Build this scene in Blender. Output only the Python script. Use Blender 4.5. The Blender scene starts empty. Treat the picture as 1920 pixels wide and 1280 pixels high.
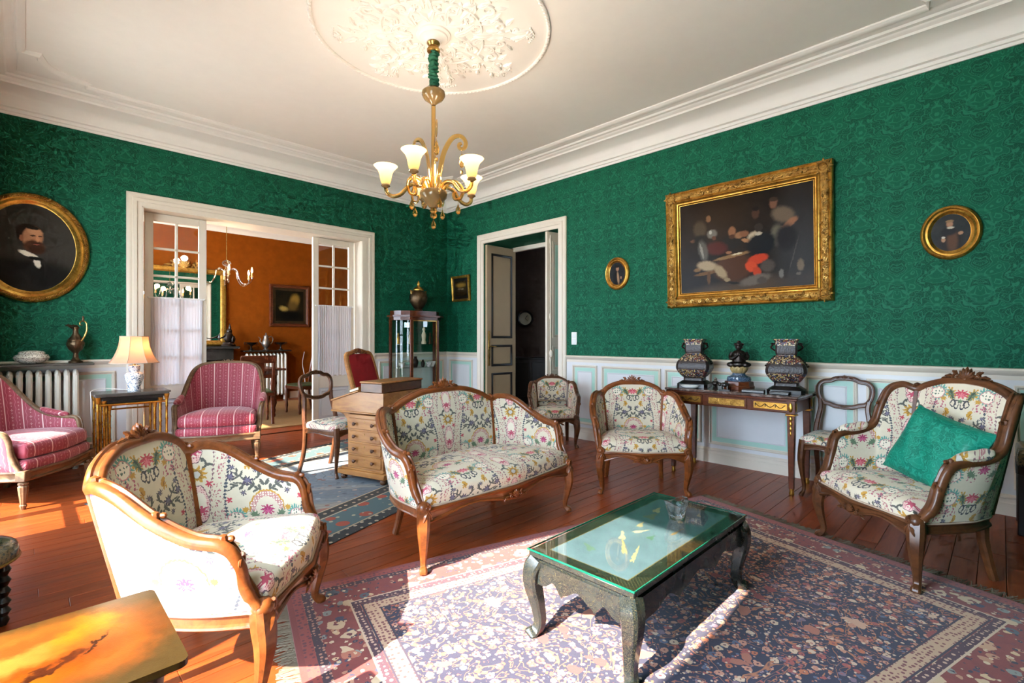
import bpy, math, random
from mathutils import Vector, Matrix, Euler
scene = bpy.context.scene
COL = scene.collection
R = math.radians
PI = math.pi
# ------------------------------------------------------------------ camera, sky, sun, exposure
cam_d = bpy.data.cameras.new('camera'); cam = bpy.data.objects.new('camera', cam_d); COL.objects.link(cam)
cam.location = (0, 0, 1.22); cam.rotation_euler = (R(90), 0, R(-45))
cam_d.sensor_width = 36; cam_d.lens = 36 * 918 / 1920; cam_d.shift_y = -5 / 1920; cam_d.clip_start = .02
scene.camera = cam
world = bpy.data.worlds.new('sky'); scene.world = world; world.use_nodes = True
wn = world.node_tree; bgn = wn.nodes['Background']
bgn.inputs[0].default_value = (.64, .81, 1.0, 1); bgn.inputs[1].default_value = 18.0
sun_d = bpy.data.lights.new('sun', 'SUN'); sun = bpy.data.objects.new('sun', sun_d); COL.objects.link(sun)
sun_d.energy = 25; sun_d.angle = R(.6); sun_d.color = (1, .90, .74)
sun.rotation_euler = Vector((3.15, .20, -2.63)).to_track_quat('-Z', 'Y').to_euler()
sun.location = (-3, 2, 5)
WINS = [(4.18, 5.30), (.62, 2.38)]          # French windows of the left wall: y ranges
WTOP = 2.62
def portal(name, loc, rot, sx, sy):
    d = bpy.data.lights.new(name, 'AREA'); d.shape = 'RECTANGLE'; d.size = sx; d.size_y = sy
    d.cycles.is_portal = True
    o = bpy.data.objects.new(name, d); COL.objects.link(o); o.location = loc; o.rotation_euler = rot
for i, (a, b) in enumerate(WINS):
    portal('window_portal', (-.60, (a + b) / 2, WTOP / 2), (0, R(-90), 0), WTOP, b - a)
vs = scene.view_settings
vs.view_transform = 'Standard'; vs.look = 'None'; vs.gamma = 1; vs.use_curve_mapping = False
vs.exposure = .6
cy = scene.cycles
cy.use_denoising = True
cy.max_bounces = 7; cy.diffuse_bounces = 4; cy.glossy_bounces = 3; cy.transmission_bounces = 5; cy.transparent_max_bounces = 10
cy.use_adaptive_sampling = True; cy.adaptive_threshold = .06; cy.adaptive_min_samples = 12
cy.caustics_reflective = False; cy.caustics_refractive = False; cy.sample_clamp_indirect = 6.0
# ------------------------------------------------------------------ mesh helpers
def V(*a): return Vector(a)
def cr(pts, n):
    "Catmull-Rom through n-dimensional points, n samples a span"
    out = []; L = len(pts)
    for i in range(L - 1):
        p0 = pts[i - 1] if i else [2 * a - b for a, b in zip(pts[0], pts[1])]
        p1, p2 = pts[i], pts[i + 1]
        p3 = pts[i + 2] if i + 2 < L else [2 * a - b for a, b in zip(pts[-1], pts[-2])]
        for k in range(n):
            t = k / n
            out.append(tuple(.5 * (2 * b + (c - a) * t + (2 * a - 5 * b + 4 * c - d) * t * t + (3 * b - a - 3 * c + d) * t ** 3)
                             for a, b, c, d in zip(p0, p1, p2, p3)))
    out.append(tuple(pts[-1]))
    return out
def ngon(r, n, ry=None, ph=0):
    ry = r if ry is None else ry
    return [(r * math.cos(2 * PI * i / n + ph), ry * math.sin(2 * PI * i / n + ph)) for i in range(n)]
def rsq(r, k=.45):
    "rounded square outline of half-size r"
    c = r * (1 - k)
    return [(r, -c), (r, c), (c, r), (-c, r), (-r, c), (-r, -c), (-c, -r), (c, -r)]
class MB:
    def __init__(s): s.v = []; s.f = []; s.uv = {}
    def add(s, vs_, fs, M=None, uv=None):
        b = len(s.v)
        for i, p in enumerate(vs_):
            p = Vector(p)
            s.v.append(M @ p if M is not None else p)
            if uv is not None: s.uv[b + i] = uv[i]
        s.f += [tuple(b + i for i in f) for f in fs]
        return s
    def box(s, c, d, ch=0.0, M=None):
        x, y, z = d[0] / 2, d[1] / 2, d[2] / 2
        ch = min(ch, x * .9, y * .9, z * .9)
        c = Vector(c)
        if ch <= 0:
            vs_ = [c + V(sx * x, sy * y, sz * z) for sz in (-1, 1) for sy in (-1, 1) for sx in (-1, 1)]
            return s.add(vs_, [(0, 2, 3, 1), (4, 5, 7, 6), (0, 1, 5, 4), (2, 6, 7, 3), (0, 4, 6, 2), (1, 3, 7, 5)], M)
        vs_ = []; idx = {}
        for sx in (-1, 1):
            for sy in (-1, 1):
                for sz in (-1, 1):
                    for a in range(3):
                        q = [sx * (x - ch), sy * (y - ch), sz * (z - ch)]
                        q[a] = (sx * x, sy * y, sz * z)[a]
                        idx[sx, sy, sz, a] = len(vs_); vs_.append(c + Vector(q))
        fs = []
        for a in range(3):
            b_, c_ = (a + 1) % 3, (a + 2) % 3
            for sg in (-1, 1):
                k = []
                for (u, w) in ((-1, -1), (1, -1), (1, 1), (-1, 1)):
                    t = [0, 0, 0]; t[a] = sg; t[b_] = u; t[c_] = w; k.append(idx[t[0], t[1], t[2], a])
                fs.append(tuple(k if sg > 0 else k[::-1]))
            for u in (-1, 1):
                for w in (-1, 1):
                    t0 = [0, 0, 0]; t0[a] = -1; t0[b_] = u; t0[c_] = w; t1 = list(t0); t1[a] = 1
                    k = [idx[t0[0], t0[1], t0[2], b_], idx[t1[0], t1[1], t1[2], b_], idx[t1[0], t1[1], t1[2], c_], idx[t0[0], t0[1], t0[2], c_]]
                    fs.append(tuple(k if u * w < 0 else k[::-1]))
        for sx in (-1, 1):
            for sy in (-1, 1):
                for sz in (-1, 1):
                    k = [idx[sx, sy, sz, a] for a in range(3)]
                    fs.append(tuple(k if sx * sy * sz > 0 else k[::-1]))
        return s.add(vs_, fs, M)
    def lathe(s, prof, n=24, c=(0, 0, 0), M=None, flute=0, sq=(1, 1)):
        c = Vector(c); vs_ = []; fs = []; m = len(prof); uv = []
        for j, (r, z) in enumerate(prof):
            for i in range(n):
                k = r * (1 - flute * (i % 2)); a = 2 * PI * i / n
                vs_.append(c + V(k * math.cos(a) * sq[0], k * math.sin(a) * sq[1], z)); uv.append((i / n, z))
        for j in range(m - 1):
            for i in range(n):
                fs.append((j * n + i, j * n + (i + 1) % n, (j + 1) * n + (i + 1) % n, (j + 1) * n + i))
        if prof[0][0] > 1e-5: fs.append(tuple(range(n))[::-1])
        if prof[-1][0] > 1e-5: fs.append(tuple((m - 1) * n + i for i in range(n)))
        return s.add(vs_, fs, M, uv)
    def ell(s, c, r, n=10, M=None):
        r = (r, r, r) if isinstance(r, (int, float)) else r
        m = max(4, n // 2)
        T = Matrix.Translation(Vector(c)) @ Matrix.Diagonal((r[0], r[1], r[2], 1))
        if M is not None: T = M @ T
        return s.lathe([(math.sin(PI * j / m), -math.cos(PI * j / m)) for j in range(m + 1)], n, M=T)
    def sweep(s, path, prof, sc=None, closed=False, up=(0, 0, 1), caps=True, M=None, uvw=None):
        path = [Vector(p) for p in path]; n = len(path); m = len(prof); vs_ = []; fs = []; uv = []
        sd0 = None; acc = 0
        for i, p in enumerate(path):
            if closed: t = path[(i + 1) % n] - path[i - 1]
            else: t = path[min(i + 1, n - 1)] - path[max(i - 1, 0)]
            t = t.normalized() if t.length > 1e-9 else V(0, 0, 1)
            if up is not None: sd = t.cross(Vector(up))
            elif sd0 is None: sd = t.cross(V(0, 0, 1) if abs(t.z) < .9 else V(1, 0, 0))
            else: sd = sd0 - t * sd0.dot(t)
            if sd.length < 1e-6: sd = sd0 if sd0 is not None else V(1, 0, 0)
            sd = sd.normalized(); sd0 = sd; uu = sd.cross(t)
            k = 1 if sc is None else sc[i]
            if i: acc += (p - path[i - 1]).length
            for (a, b) in prof:
                vs_.append(p + sd * a * k + uu * b * k); uv.append((acc, a + b))
        for i in range(n if closed else n - 1):
            j = (i + 1) % n
            for q in range(m):
                w = (q + 1) % m
                fs.append((i * m + q, i * m + w, j * m + w, j * m + q))
        if caps and not closed:
            fs.append(tuple(range(m))[::-1]); fs.append(tuple((n - 1) * m + q for q in range(m)))
        return s.add(vs_, fs, M, uv)
    def tube(s, path, r, n=8, sc=None, closed=False, M=None): return s.sweep(path, ngon(r, n), sc, closed, None, True, M)
    def prism(s, poly, z0, z1, M=None):
        n = len(poly)
        vs_ = [(x, y, z0) for x, y in poly] + [(x, y, z1) for x, y in poly]
        return s.add(vs_, [tuple(range(n))[::-1], tuple(range(n, 2 * n))] + [(i, (i + 1) % n, n + (i + 1) % n, n + i) for i in range(n)], M)
    def grid(s, fn, nu, nv, uvf=None, M=None, wrap=False):
        vs_ = []; uv = []
        for j in range(nv + 1):
            for i in range(nu + (0 if wrap else 1)):
                vs_.append(fn(i / nu, j / nv)); uv.append(uvf(i / nu, j / nv) if uvf else (i / nu, j / nv))
        w = nu if wrap else nu + 1; fs = []
        for j in range(nv):
            for i in range(nu):
                k = (i + 1) % w
                fs.append((j * w + i, j * w + k, (j + 1) * w + k, (j + 1) * w + i))
        return s.add(vs_, fs, M, uv)
    def frame(s, w, h, prof, oval=False, n=64, M=None):
        "mitred moulding round a rectangle or an oval: prof = (inset from the outer edge, height)"
        vs_ = []; fs = []; m = len(prof)
        N = n if oval else 4
        for (ins, z) in prof:
            if oval: vs_ += [(x, y, z) for x, y in ngon(w / 2 - ins, n, h / 2 - ins)]
            else: vs_ += [(sx * (w / 2 - ins), sy * (h / 2 - ins), z) for sx, sy in ((-1, -1), (1, -1), (1, 1), (-1, 1))]
        for j in range(m - 1):
            for i in range(N):
                fs.append((j * N + i, j * N + (i + 1) % N, (j + 1) * N + (i + 1) % N, (j + 1) * N + i))
        return s.add(vs_, fs, M)
def obj(name, mb, mat, parent=None, smooth=True, ang=40):
    me = bpy.data.meshes.new(name)
    me.from_pydata([tuple(p) for p in mb.v], [], mb.f)
    if mb.uv:
        l = me.uv_layers.new(name='UVMap'); idx = [0] * len(me.loops); me.loops.foreach_get('vertex_index', idx)
        fl = []
        for k in idx: fl.extend(mb.uv.get(k, (0, 0)))
        l.data.foreach_set('uv', fl)
    if smooth:
        me.polygons.foreach_set('use_smooth', [True] * len(me.polygons)); me.set_sharp_from_angle(angle=R(ang))
    me.materials.append(mat); me.update()
    o = bpy.data.objects.new(name, me); COL.objects.link(o)
    if parent is not None: o.parent = parent
    return o
def tag(o, label, cat, group=None, kind=None):
    if label: o['label'] = label
    if cat: o['category'] = cat
    if group: o['group'] = group
    if kind: o['kind'] = kind
    return o
def thing(name, label, cat, loc=(0, 0, 0), rz=0, group=None, M=None):
    o = bpy.data.objects.new(name, None); COL.objects.link(o); o.empty_display_size = .1
    if M is not None: o.matrix_world = M
    else: o.location = loc; o.rotation_euler = (0, 0, rz)
    return tag(o, label, cat, group)
def struct(name, mb, mat, label=None, cat=None, smooth=False):
    o = obj(name, mb, mat, None, smooth); o['kind'] = 'structure'
    if label: o['label'] = label
    if cat: o['category'] = cat
    return o
def copy_tree(o, parent=None, **kw):
    c = o.copy(); COL.objects.link(c); c.parent = parent
    for k, v in kw.items(): setattr(c, k, v)
    for ch in o.children: copy_tree(ch, c)
    return c
def wallM(kind, a, z, off=0.0):
    "frame on a wall: x to the viewer's right, y up, z into the room"
    if kind == 'R': return Matrix(((0, 0, -1, AX - off), (-1, 0, 0, a), (0, 1, 0, z), (0, 0, 0, 1)))
    if kind == 'B': return Matrix(((1, 0, 0, a), (0, 0, -1, BY - off), (0, 1, 0, z), (0, 0, 0, 1)))
AX, BY, LX, FY = 4.828, 6.308, -.42, -.45       # right, back, left, front wall planes
ZC = 3.52; ZG = 3.235; ZR = 1.02                 # ceiling, top of the wallpaper, dado rail
# ------------------------------------------------------------------ node helpers
def srgb(h):
    if isinstance(h, str):
        h = [int(h[i:i + 2], 16) / 255 for i in (0, 2, 4)]
    return tuple(c / 12.92 if c <= .04045 else ((c + .055) / 1.055) ** 2.4 for c in h[:3]) + (1,)
class NT:
    def __init__(s, tree): s.t = tree
    def new(s, ty, **kw):
        n = s.t.nodes.new('ShaderNode' + ty)
        for k, v in kw.items(): setattr(n, k, v)
        return n
    def put(s, sock, v):
        if v is None: return
        if isinstance(v, bpy.types.NodeSocket): s.t.links.new(v, sock)
        else: sock.default_value = v
    def m(s, op, a, b=None, c=None, clamp=False):
        n = s.new('Math', operation=op, use_clamp=clamp)
        for i, x in enumerate((a, b, c)): s.put(n.inputs[i], x)
        return n.outputs[0]
    def vm(s, op, a, b=None, sc=None):
        n = s.new('VectorMath', operation=op); s.put(n.inputs[0], a); s.put(n.inputs[1], b)
        if sc is not None: s.put(n.inputs['Scale'], sc)
        return n.outputs['Value' if op in ('LENGTH', 'DOT_PRODUCT', 'DISTANCE') else 'Vector']
    def mix(s, f, a, b, bt='MIX'):
        n = s.new('Mix', data_type='RGBA', blend_type=bt); s.put(n.inputs[0], f); s.put(n.inputs[6], a); s.put(n.inputs[7], b)
        return n.outputs[2]
    def sep(s, v): n = s.new('SeparateXYZ'); s.put(n.inputs[0], v); return n.outputs
    def comb(s, x, y, z=0.0):
        n = s.new('CombineXYZ')
        for i, q in enumerate((x, y, z)): s.put(n.inputs[i], q)
        return n.outputs[0]
    def mapp(s, v, loc=(0, 0, 0), rot=0, sc=(1, 1, 1), ty='TEXTURE'):
        n = s.new('Mapping', vector_type=ty); s.put(n.inputs[0], v); n.inputs[1].default_value = loc
        n.inputs[2].default_value = (0, 0, rot); n.inputs[3].default_value = sc
        return n.outputs[0]
    def mr(s, v, a, b, c=0.0, d=1.0, smooth=False):
        n = s.new('MapRange', interpolation_type='SMOOTHSTEP' if smooth else 'LINEAR')
        for i, q in enumerate((v, a, b, c, d)): s.put(n.inputs[i], q)
        return n.outputs[0]
    def noise(s, v, sc, det=3, rough=.5, dist=0, color=False):
        n = s.new('TexNoise'); s.put(n.inputs['Vector'], v); s.put(n.inputs['Scale'], sc); n.inputs['Detail'].default_value = det
        n.inputs['Roughness'].default_value = rough; n.inputs['Distortion'].default_value = dist
        return n.outputs['Color' if color else 'Fac']
    def vor(s, v, sc, feature='F1', out='Distance', rnd=1.0):
        n = s.new('TexVoronoi', feature=feature); s.put(n.inputs['Vector'], v); s.put(n.inputs['Scale'], sc)
        n.inputs['Randomness'].default_value = rnd
        return n.outputs[out]
    def ramp(s, f, stops, interp='LINEAR'):
        n = s.new('ValToRGB'); s.put(n.inputs[0], f); e = n.color_ramp; e.interpolation = interp
        while len(e.elements) < len(stops): e.elements.new(.5)
        for el, (p, c) in zip(e.elements, stops): el.position = p; el.color = c
        return n.outputs[0]
    def coord(s, w='Object'): return s.new('TexCoord').outputs[w]
    def rand(s): return s.new('ObjectInfo').outputs['Random']
    def bump(s, h, st=.3, d=.01, nrm=None):
        n = s.new('Bump'); n.inputs['Strength'].default_value = st; n.inputs['Distance'].default_value = d
        s.put(n.inputs['Height'], h); s.put(n.inputs['Normal'], nrm)
        return n.outputs[0]
def newmat(name):
    m = bpy.data.materials.new(name); m.use_nodes = True
    t = NT(m.node_tree); b = m.node_tree.nodes['Principled BSDF']
    return m, t, b
def setp(t, b, col=None, rough=None, metal=None, nrm=None, **kw):
    t.put(b.inputs['Base Color'], col); t.put(b.inputs['Roughness'], rough); t.put(b.inputs['Metallic'], metal)
    t.put(b.inputs['Normal'], nrm)
    for k, v in kw.items(): t.put(b.inputs[k.replace('_', ' ')], v)
def plain(name, c, rough=.5, metal=0.0, var=.06, bump=0.0, bsc=60, **kw):
    m, t, b = newmat(name)
    o = t.coord('Object'); n = t.noise(o, 9, 4, .6)
    c = srgb(c); dk = tuple(x * (1 - var * 2) for x in c[:3]) + (1,); lt = tuple(min(1, x * (1 + var * 2)) for x in c[:3]) + (1,)
    setp(t, b, t.mix(n, dk, lt), rough, metal, t.bump(t.noise(o, bsc, 3), bump, .004) if bump else None, **kw)
    return m
def wood(name, dark, light, rough=.3, sc=(1.2, 14, 14), rot=0, coat=.15, rnd=.0):
    m, t, b = newmat(name)
    o = t.coord('Object')
    if rnd: o = t.vm('ADD', o, t.comb(t.m('MULTIPLY', t.rand(), 37.0), t.m('MULTIPLY', t.rand(), 19.0)))
    v = t.mapp(o, sc=sc, ty='POINT')
    n = t.noise(v, 2.2, 5, .6, .8); f = t.noise(v, 9, 4, .7)
    g = t.m('ADD', t.m('MULTIPLY', n, .75), t.m('MULTIPLY', f, .25))
    c = t.ramp(g, [(.28, srgb(dark)), (.72, srgb(light))])
    if rnd: c = t.mix(1.0, c, t.ramp(t.rand(), [(0, (1 - rnd, 1 - rnd, 1 - rnd, 1)), (1, (1 + rnd, 1 + rnd * .9, 1 + rnd * .8, 1))]), 'MULTIPLY')
    setp(t, b, c, rough, 0.0, t.bump(f, .08, .003)); b.inputs['Specular IOR Level'].default_value = .3
    b.inputs['Coat Weight'].default_value = coat; b.inputs['Coat Roughness'].default_value = .18
    return m
def glassy(name, tint=(1, 1, 1, 1), refl=.12, rough=.02):
    "thin clear pane: lets light straight through, mirrors a little"
    m = bpy.data.materials.new(name); m.use_nodes = True; t = NT(m.node_tree); t.t.nodes.clear()
    tr = t.new('BsdfTransparent'); tr.inputs[0].default_value = tint
    gl = t.new('BsdfGlossy'); gl.inputs['Roughness'].default_value = rough
    lw = t.new('LayerWeight'); lw.inputs[0].default_value = .5
    f = t.m('MULTIPLY_ADD', t.m('POWER', lw.outputs['Facing'], 4.0), .7, refl * .5, clamp=True)
    mx = t.new('MixShader'); t.put(mx.inputs[0], f); t.put(mx.inputs[1], tr.outputs[0]); t.put(mx.inputs[2], gl.outputs[0])
    out = t.new('OutputMaterial'); t.put(out.inputs[0], mx.outputs[0])
    return m
def emis(name, c, st, base='ffffff'):
    m, t, b = newmat(name); o = t.coord('Object')
    setp(t, b, srgb(base), .4); b.inputs['Emission Color'].default_value = srgb(c); b.inputs['Emission Strength'].default_value = st
    return m
# ---- painted pictures and woven flowers share one tool: shapes laid over one another
def shape(t, v, c, r, rot=0.0, petals=0, deep=.4):
    "radial distance (1 = rim) of an ellipse or a petalled flower at c, radii r"
    p = t.mapp(v, (c[0], c[1], 0), R(rot), (r[0], r[1], 1))
    l = t.vm('LENGTH', p)
    if petals:
        x, y, _ = t.sep(p)
        a = t.m('COSINE', t.m('MULTIPLY', t.m('ARCTAN2', y, x), float(petals)))
        l = t.m('DIVIDE', l, t.m('MULTIPLY_ADD', a, deep / 2, 1 - deep / 2))
    return l
def union(t, ds):
    d = ds[0]
    for e in ds[1:]: d = t.m('MINIMUM', d, e)
    return d
def lay(t, col, ds, c, soft=.0):
    d = union(t, ds) if isinstance(ds, list) else ds
    f = t.m('LESS_THAN', d, 1.0) if soft <= 0 else t.mr(d, 1 - soft, 1 + soft, 1.0, 0.0, True)
    return t.mix(f, col, srgb(c) if isinstance(c, (str,)) else c)
def picture(name, base, blobs, soft=.35, wob=.03, rough=.45, grain=5, spec=.12, gain=None):
    "oil painting: blobs = (x, y, rx, ry, rot, colour[, soft]) in metres from the centre"
    m, t, b = newmat(name)
    o = t.coord('Object')
    x, y, z = t.sep(o); v0 = t.comb(x, y, 0.0)
    w = t.vm('SCALE', t.vm('SUBTRACT', t.noise(v0, grain / max(wob * 8, .05), 3, .6, color=True), (.5, .5, .5)), sc=wob * 2)
    v = t.vm('ADD', v0, w)
    n = t.noise(v0, grain, 4, .6)
    c0, c1 = base
    col = t.ramp(n, [(.3, srgb(c0)), (.75, srgb(c1))])
    for bl in blobs:
        s = bl[6] if len(bl) > 6 else soft
        col = lay(t, col, shape(t, v, bl[:2], bl[2:4], bl[4]), bl[5], s)
    col = t.mix(.25, col, t.mix(t.noise(v0, 90, 2), (0.0, 0, 0, 1), col))
    if gain: col = t.mix(1.0, col, gain + (1,), 'MULTIPLY')
    setp(t, b, col, rough, 0.0, t.bump(t.noise(v0, 300, 2), .1, .002)); b.inputs['Specular IOR Level'].default_value = spec
    return m
# ------------------------------------------------------------------ materials
def tapestry_mat():
    m, t, b = newmat('tapestry')
    uv = t.coord('UV')
    u, v_, _ = t.sep(uv)
    x = t.m('PINGPONG', t.m('MULTIPLY', u, 100.0), 30.0)
    y = t.m('FLOORED_MODULO', t.m('MULTIPLY', v_, 100.0), 54.0)
    p0 = t.comb(x, y)
    w = t.vm('SCALE', t.vm('SUBTRACT', t.noise(p0, .55, 2, .7, color=True), (.5, .5, .5)), sc=2.3)
    p = t.vm('ADD', p0, t.vm('MULTIPLY', w, (1, 1, 0)))
    px, py, _ = t.sep(p)
    def E_(c, r, rot=0): return shape(t, p, c, r, rot)
    def Fl(c, r, n, rot=0, deep=.5): return shape(t, p, c, (r, r) if not isinstance(r, tuple) else r, rot, n, deep)
    CREAM, ROSE, MAG, GREEN, TEAL, OCH, PUR, DARK, PINK = 'efe6d2', 'b8404f', 'a0305c', '5f7358', '5d9488', 'b98a35', '4a4050', '3b3b42', 'd39a98'
    col = t.mix(t.noise(p0, .35, 2), srgb('c9bda5'), srgb('d6cab3'))
    # serpentine dotted band with its dark leafy edge
    bx = t.m('SUBTRACT', px, t.m('MULTIPLY_ADD', t.m('SINE', t.m('MULTIPLY', py, 2 * PI / 54)), 2.2, 20.5))
    inb = t.m('LESS_THAN', t.m('ABSOLUTE', bx), 2.6)
    dots = t.m('LESS_THAN', t.vor(t.vm('MULTIPLY', p, (1.3, .8, 1)), .78, rnd=.6), .36)
    col = t.mix(t.m('MULTIPLY', inb, dots), col, srgb('a55f68'))
    edge = t.m('LESS_THAN', t.m('ABSOLUTE', t.m('ADD', bx, 3.3)), t.m('MULTIPLY', t.m('PINGPONG', py, .9), .95))
    col = t.mix(edge, col, srgb('454a55'))
    edge2 = t.m('LESS_THAN', t.m('ABSOLUTE', t.m('SUBTRACT', bx, 3.2)), t.m('MULTIPLY', t.m('PINGPONG', py, 1.1), .4))
    col = t.mix(edge2, col, srgb('7f5a62'))
    # pink berry sprays
    for c, r in (((12, 37.5), (4.2, 2.8)), ((5.5, 3.5), (3.2, 2.0)), ((25.5, 3.5), (3, 2.2))):
        reg = t.m('LESS_THAN', E_(c, r), 1.0)
        bd = t.vor(p, .62)
        col = t.mix(t.m('MULTIPLY', reg, t.m('LESS_THAN', bd, .36)), col, srgb('a8586a'))
    # dark curved stems and leaves of the thistles
    st = []
    for (c, r, a) in (((4.5, 20.5), (5, .45), 35), ((10.5, 23), (4.5, .4), 15), ((12, 27.5), (4.5, .4), 40), ((3, 26), (3, .4), 150), ((15.5, 21.5), (3, .4), -30)):
        st.append(E_(c, r, a))
    for k, (c, a) in enumerate((((2.6, 20.5), 80), ((4.2, 19.2), -20), ((5.5, 22.6), 95), ((7.0, 20.6), -35), ((9, 24.4), 80), ((11, 21.6), -50), ((12.5, 29.6), 100), ((13.5, 26.4), -20), ((10.5, 28.4), 120), ((14.5, 22.9), 20), ((2.2, 28), 100), ((1.2, 23), 60), ((25.5, 36.5), 60), ((27, 38.5), 80), ((24.2, 35), 10), ((26, 34.2), -40))):
        st.append(E_(c, (2.0, .65), a))
    col = lay(t, col, st, '55554f')
    for c, r in (((8, 24.6), 2.9), ((15.8, 27.4), 2.5), ((14.6, 32), 1.8), ((3.6, 29.8), 1.9), ((10.6, 18.4), 1.6)):
        col = lay(t, col, Fl(c, r, 7, 20, .6), PUR)
        col = lay(t, col, Fl(c, r * .55, 5), '6a6478')
    # curls hanging under the red flower
    rings = []
    for c, r in (((1.8, 39), (1.3, 3.0)), ((4.0, 39.5), (1.7, 2.6))):
        e = E_(c, r); rings.append(t.m('ADD', t.m('MULTIPLY', t.m('ABSOLUTE', t.m('SUBTRACT', e, .85)), 5.5), 0.0))
    col = lay(t, col, rings, DARK)
    # green leaves and the red flower between them
    col = lay(t, col, [Fl((6.3, 46), (4.6, 3.0), 9, 60, .45)], OCH)
    col = lay(t, col, [Fl((6.0, 45.6), (3.9, 2.2), 11, 60, .4)], GREEN)
    col = lay(t, col, [E_((5.8, 45.4), (3.4, .35), 62), E_((6.4, 47), (1.5, .3), 20), E_((5.4, 44), (1.5, .3), 20)], '39473b')
    col = lay(t, col, [Fl((0, 46), (3.4, 4.6), 9, 90, .55)], ROSE)
    col = lay(t, col, [Fl((0, 45), (1.9, 2.6), 7, 90, .6)], 'd2727c')
    col = lay(t, col, [E_((0, 41.2), (1.4, 1.1))], GREEN)
    # starred pods with teal leaves
    def pod(c, r):
        nonlocal col
        col = lay(t, col, [Fl((c[0] - r * .2, c[1] + r * .15), (r * 1.35, r * 1.35), 17, 10, .35)], TEAL)
        e = E_(c, (r, r * .95))
        col = lay(t, col, e, 'c77f83')
        e2 = t.m('MULTIPLY', e, 1.13)
        col = lay(t, col, e2, 'e2d6c2')
        s_ = t.m('LESS_THAN', t.vor(p, .52, rnd=.35), .27)
        col = t.mix(t.m('MULTIPLY', s_, t.m('LESS_THAN', e, .86)), col, srgb('55665c'))
    pod((14.5, 45.5), 4.3); pod((15.5, 5.5), 3.8)
    col = lay(t, col, [Fl((10.2, 42), 1.9, 8, 0, .4), Fl((10.6, 9.5), 1.7, 8, 0, .4)], OCH)
    # ochre lilies
    col = lay(t, col, [E_((6.6, 34.2), (2.4, 1.1), 60), Fl((7.4, 32.2), (2.2, 1.9), 5, 100, .7), Fl((26.4, 48.5), (1.8, 1.8), 5, 30, .6)], OCH)
    col = lay(t, col, [E_((7.0, 33), (1.3, .35), 60)], '8a5f1e')
    # pink lattice arch and the magenta flower in it
    e = E_((0, 9), (8.2, 9.2))
    band = t.m('MULTIPLY', t.m('LESS_THAN', t.m('ABSOLUTE', t.m('SUBTRACT', e, .86)), .16), t.m('GREATER_THAN', py, 8.5))
    chk = t.m('LESS_THAN', t.vor(p, .8, rnd=.1), .33)
    col = t.mix(band, col, t.mix(chk, srgb('b47e7a'), srgb('e0d2c0')))
    rim = t.m('MULTIPLY', t.m('LESS_THAN', t.m('ABSOLUTE', t.m('SUBTRACT', e, 1.05)), .045), t.m('GREATER_THAN', py, 8.5))
    col = t.mix(rim, col, srgb(OCH))
    col = lay(t, col, [Fl((6.2, 6.2), (3.6, 2.2), 10, 40, .4)], GREEN)
    col = lay(t, col, [Fl((0, 8.6), (3.0, 4.0), 9, 90, .55)], MAG)
    col = lay(t, col, [Fl((0, 8), (1.6, 2.2), 7, 90, .6)], 'c0587e')
    # the other axis: sunflower and lotus mandorlas
    for cy_ in (15.5, 45.5):
        e = E_((30, cy_), (4.2, 9.6))
        col = lay(t, col, e, '6a4a55'); col = lay(t, col, t.m('MULTIPLY', e, 1.06), 'dfb9b0')
        s_ = t.m('LESS_THAN', t.vor(p, .9, rnd=.2), .3)
        col = t.mix(t.m('MULTIPLY', s_, t.m('LESS_THAN', e, .92)), col, srgb('b0606e'))
        col = lay(t, col, t.m('MULTIPLY', e, 1.55), 'dfd3be')
        col = lay(t, col, [Fl((30, cy_ - 3.5), (2.7, 3.4), 7, 90, .55)], 'b64a60')
    col = lay(t, col, [Fl((30, 30.5), 5.0, 11, 15, .4)], OCH)
    col = lay(t, col, [Fl((30, 30.5), 3.0, 11, 0, .3)], '8f6a2a')
    col = lay(t, col, [E_((30, 30.5), (1.7, 1.7))], 'b9b6b0')
    col = lay(t, col, [Fl((25.2, 25.0), 1.9, 5, 0, .6), Fl((17.5, 15.5), 1.6, 5, 0, .6)], ROSE)
    # weave
    wv = t.new('TexWave', wave_type='BANDS', bands_direction='DIAGONAL'); t.put(wv.inputs['Vector'], uv); wv.inputs['Scale'].default_value = 170; wv.inputs['Distortion'].default_value = 1.5
    col = t.mix(.10, col, t.mix(wv.outputs['Fac'], (.3, .27, .22, 1), (1, 1, 1, 1)), 'MULTIPLY')
    setp(t, b, col, .85, 0.0, t.bump(wv.outputs['Fac'], .15, .002))
    b.inputs['Sheen Weight'].default_value = .15
    return m
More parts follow.
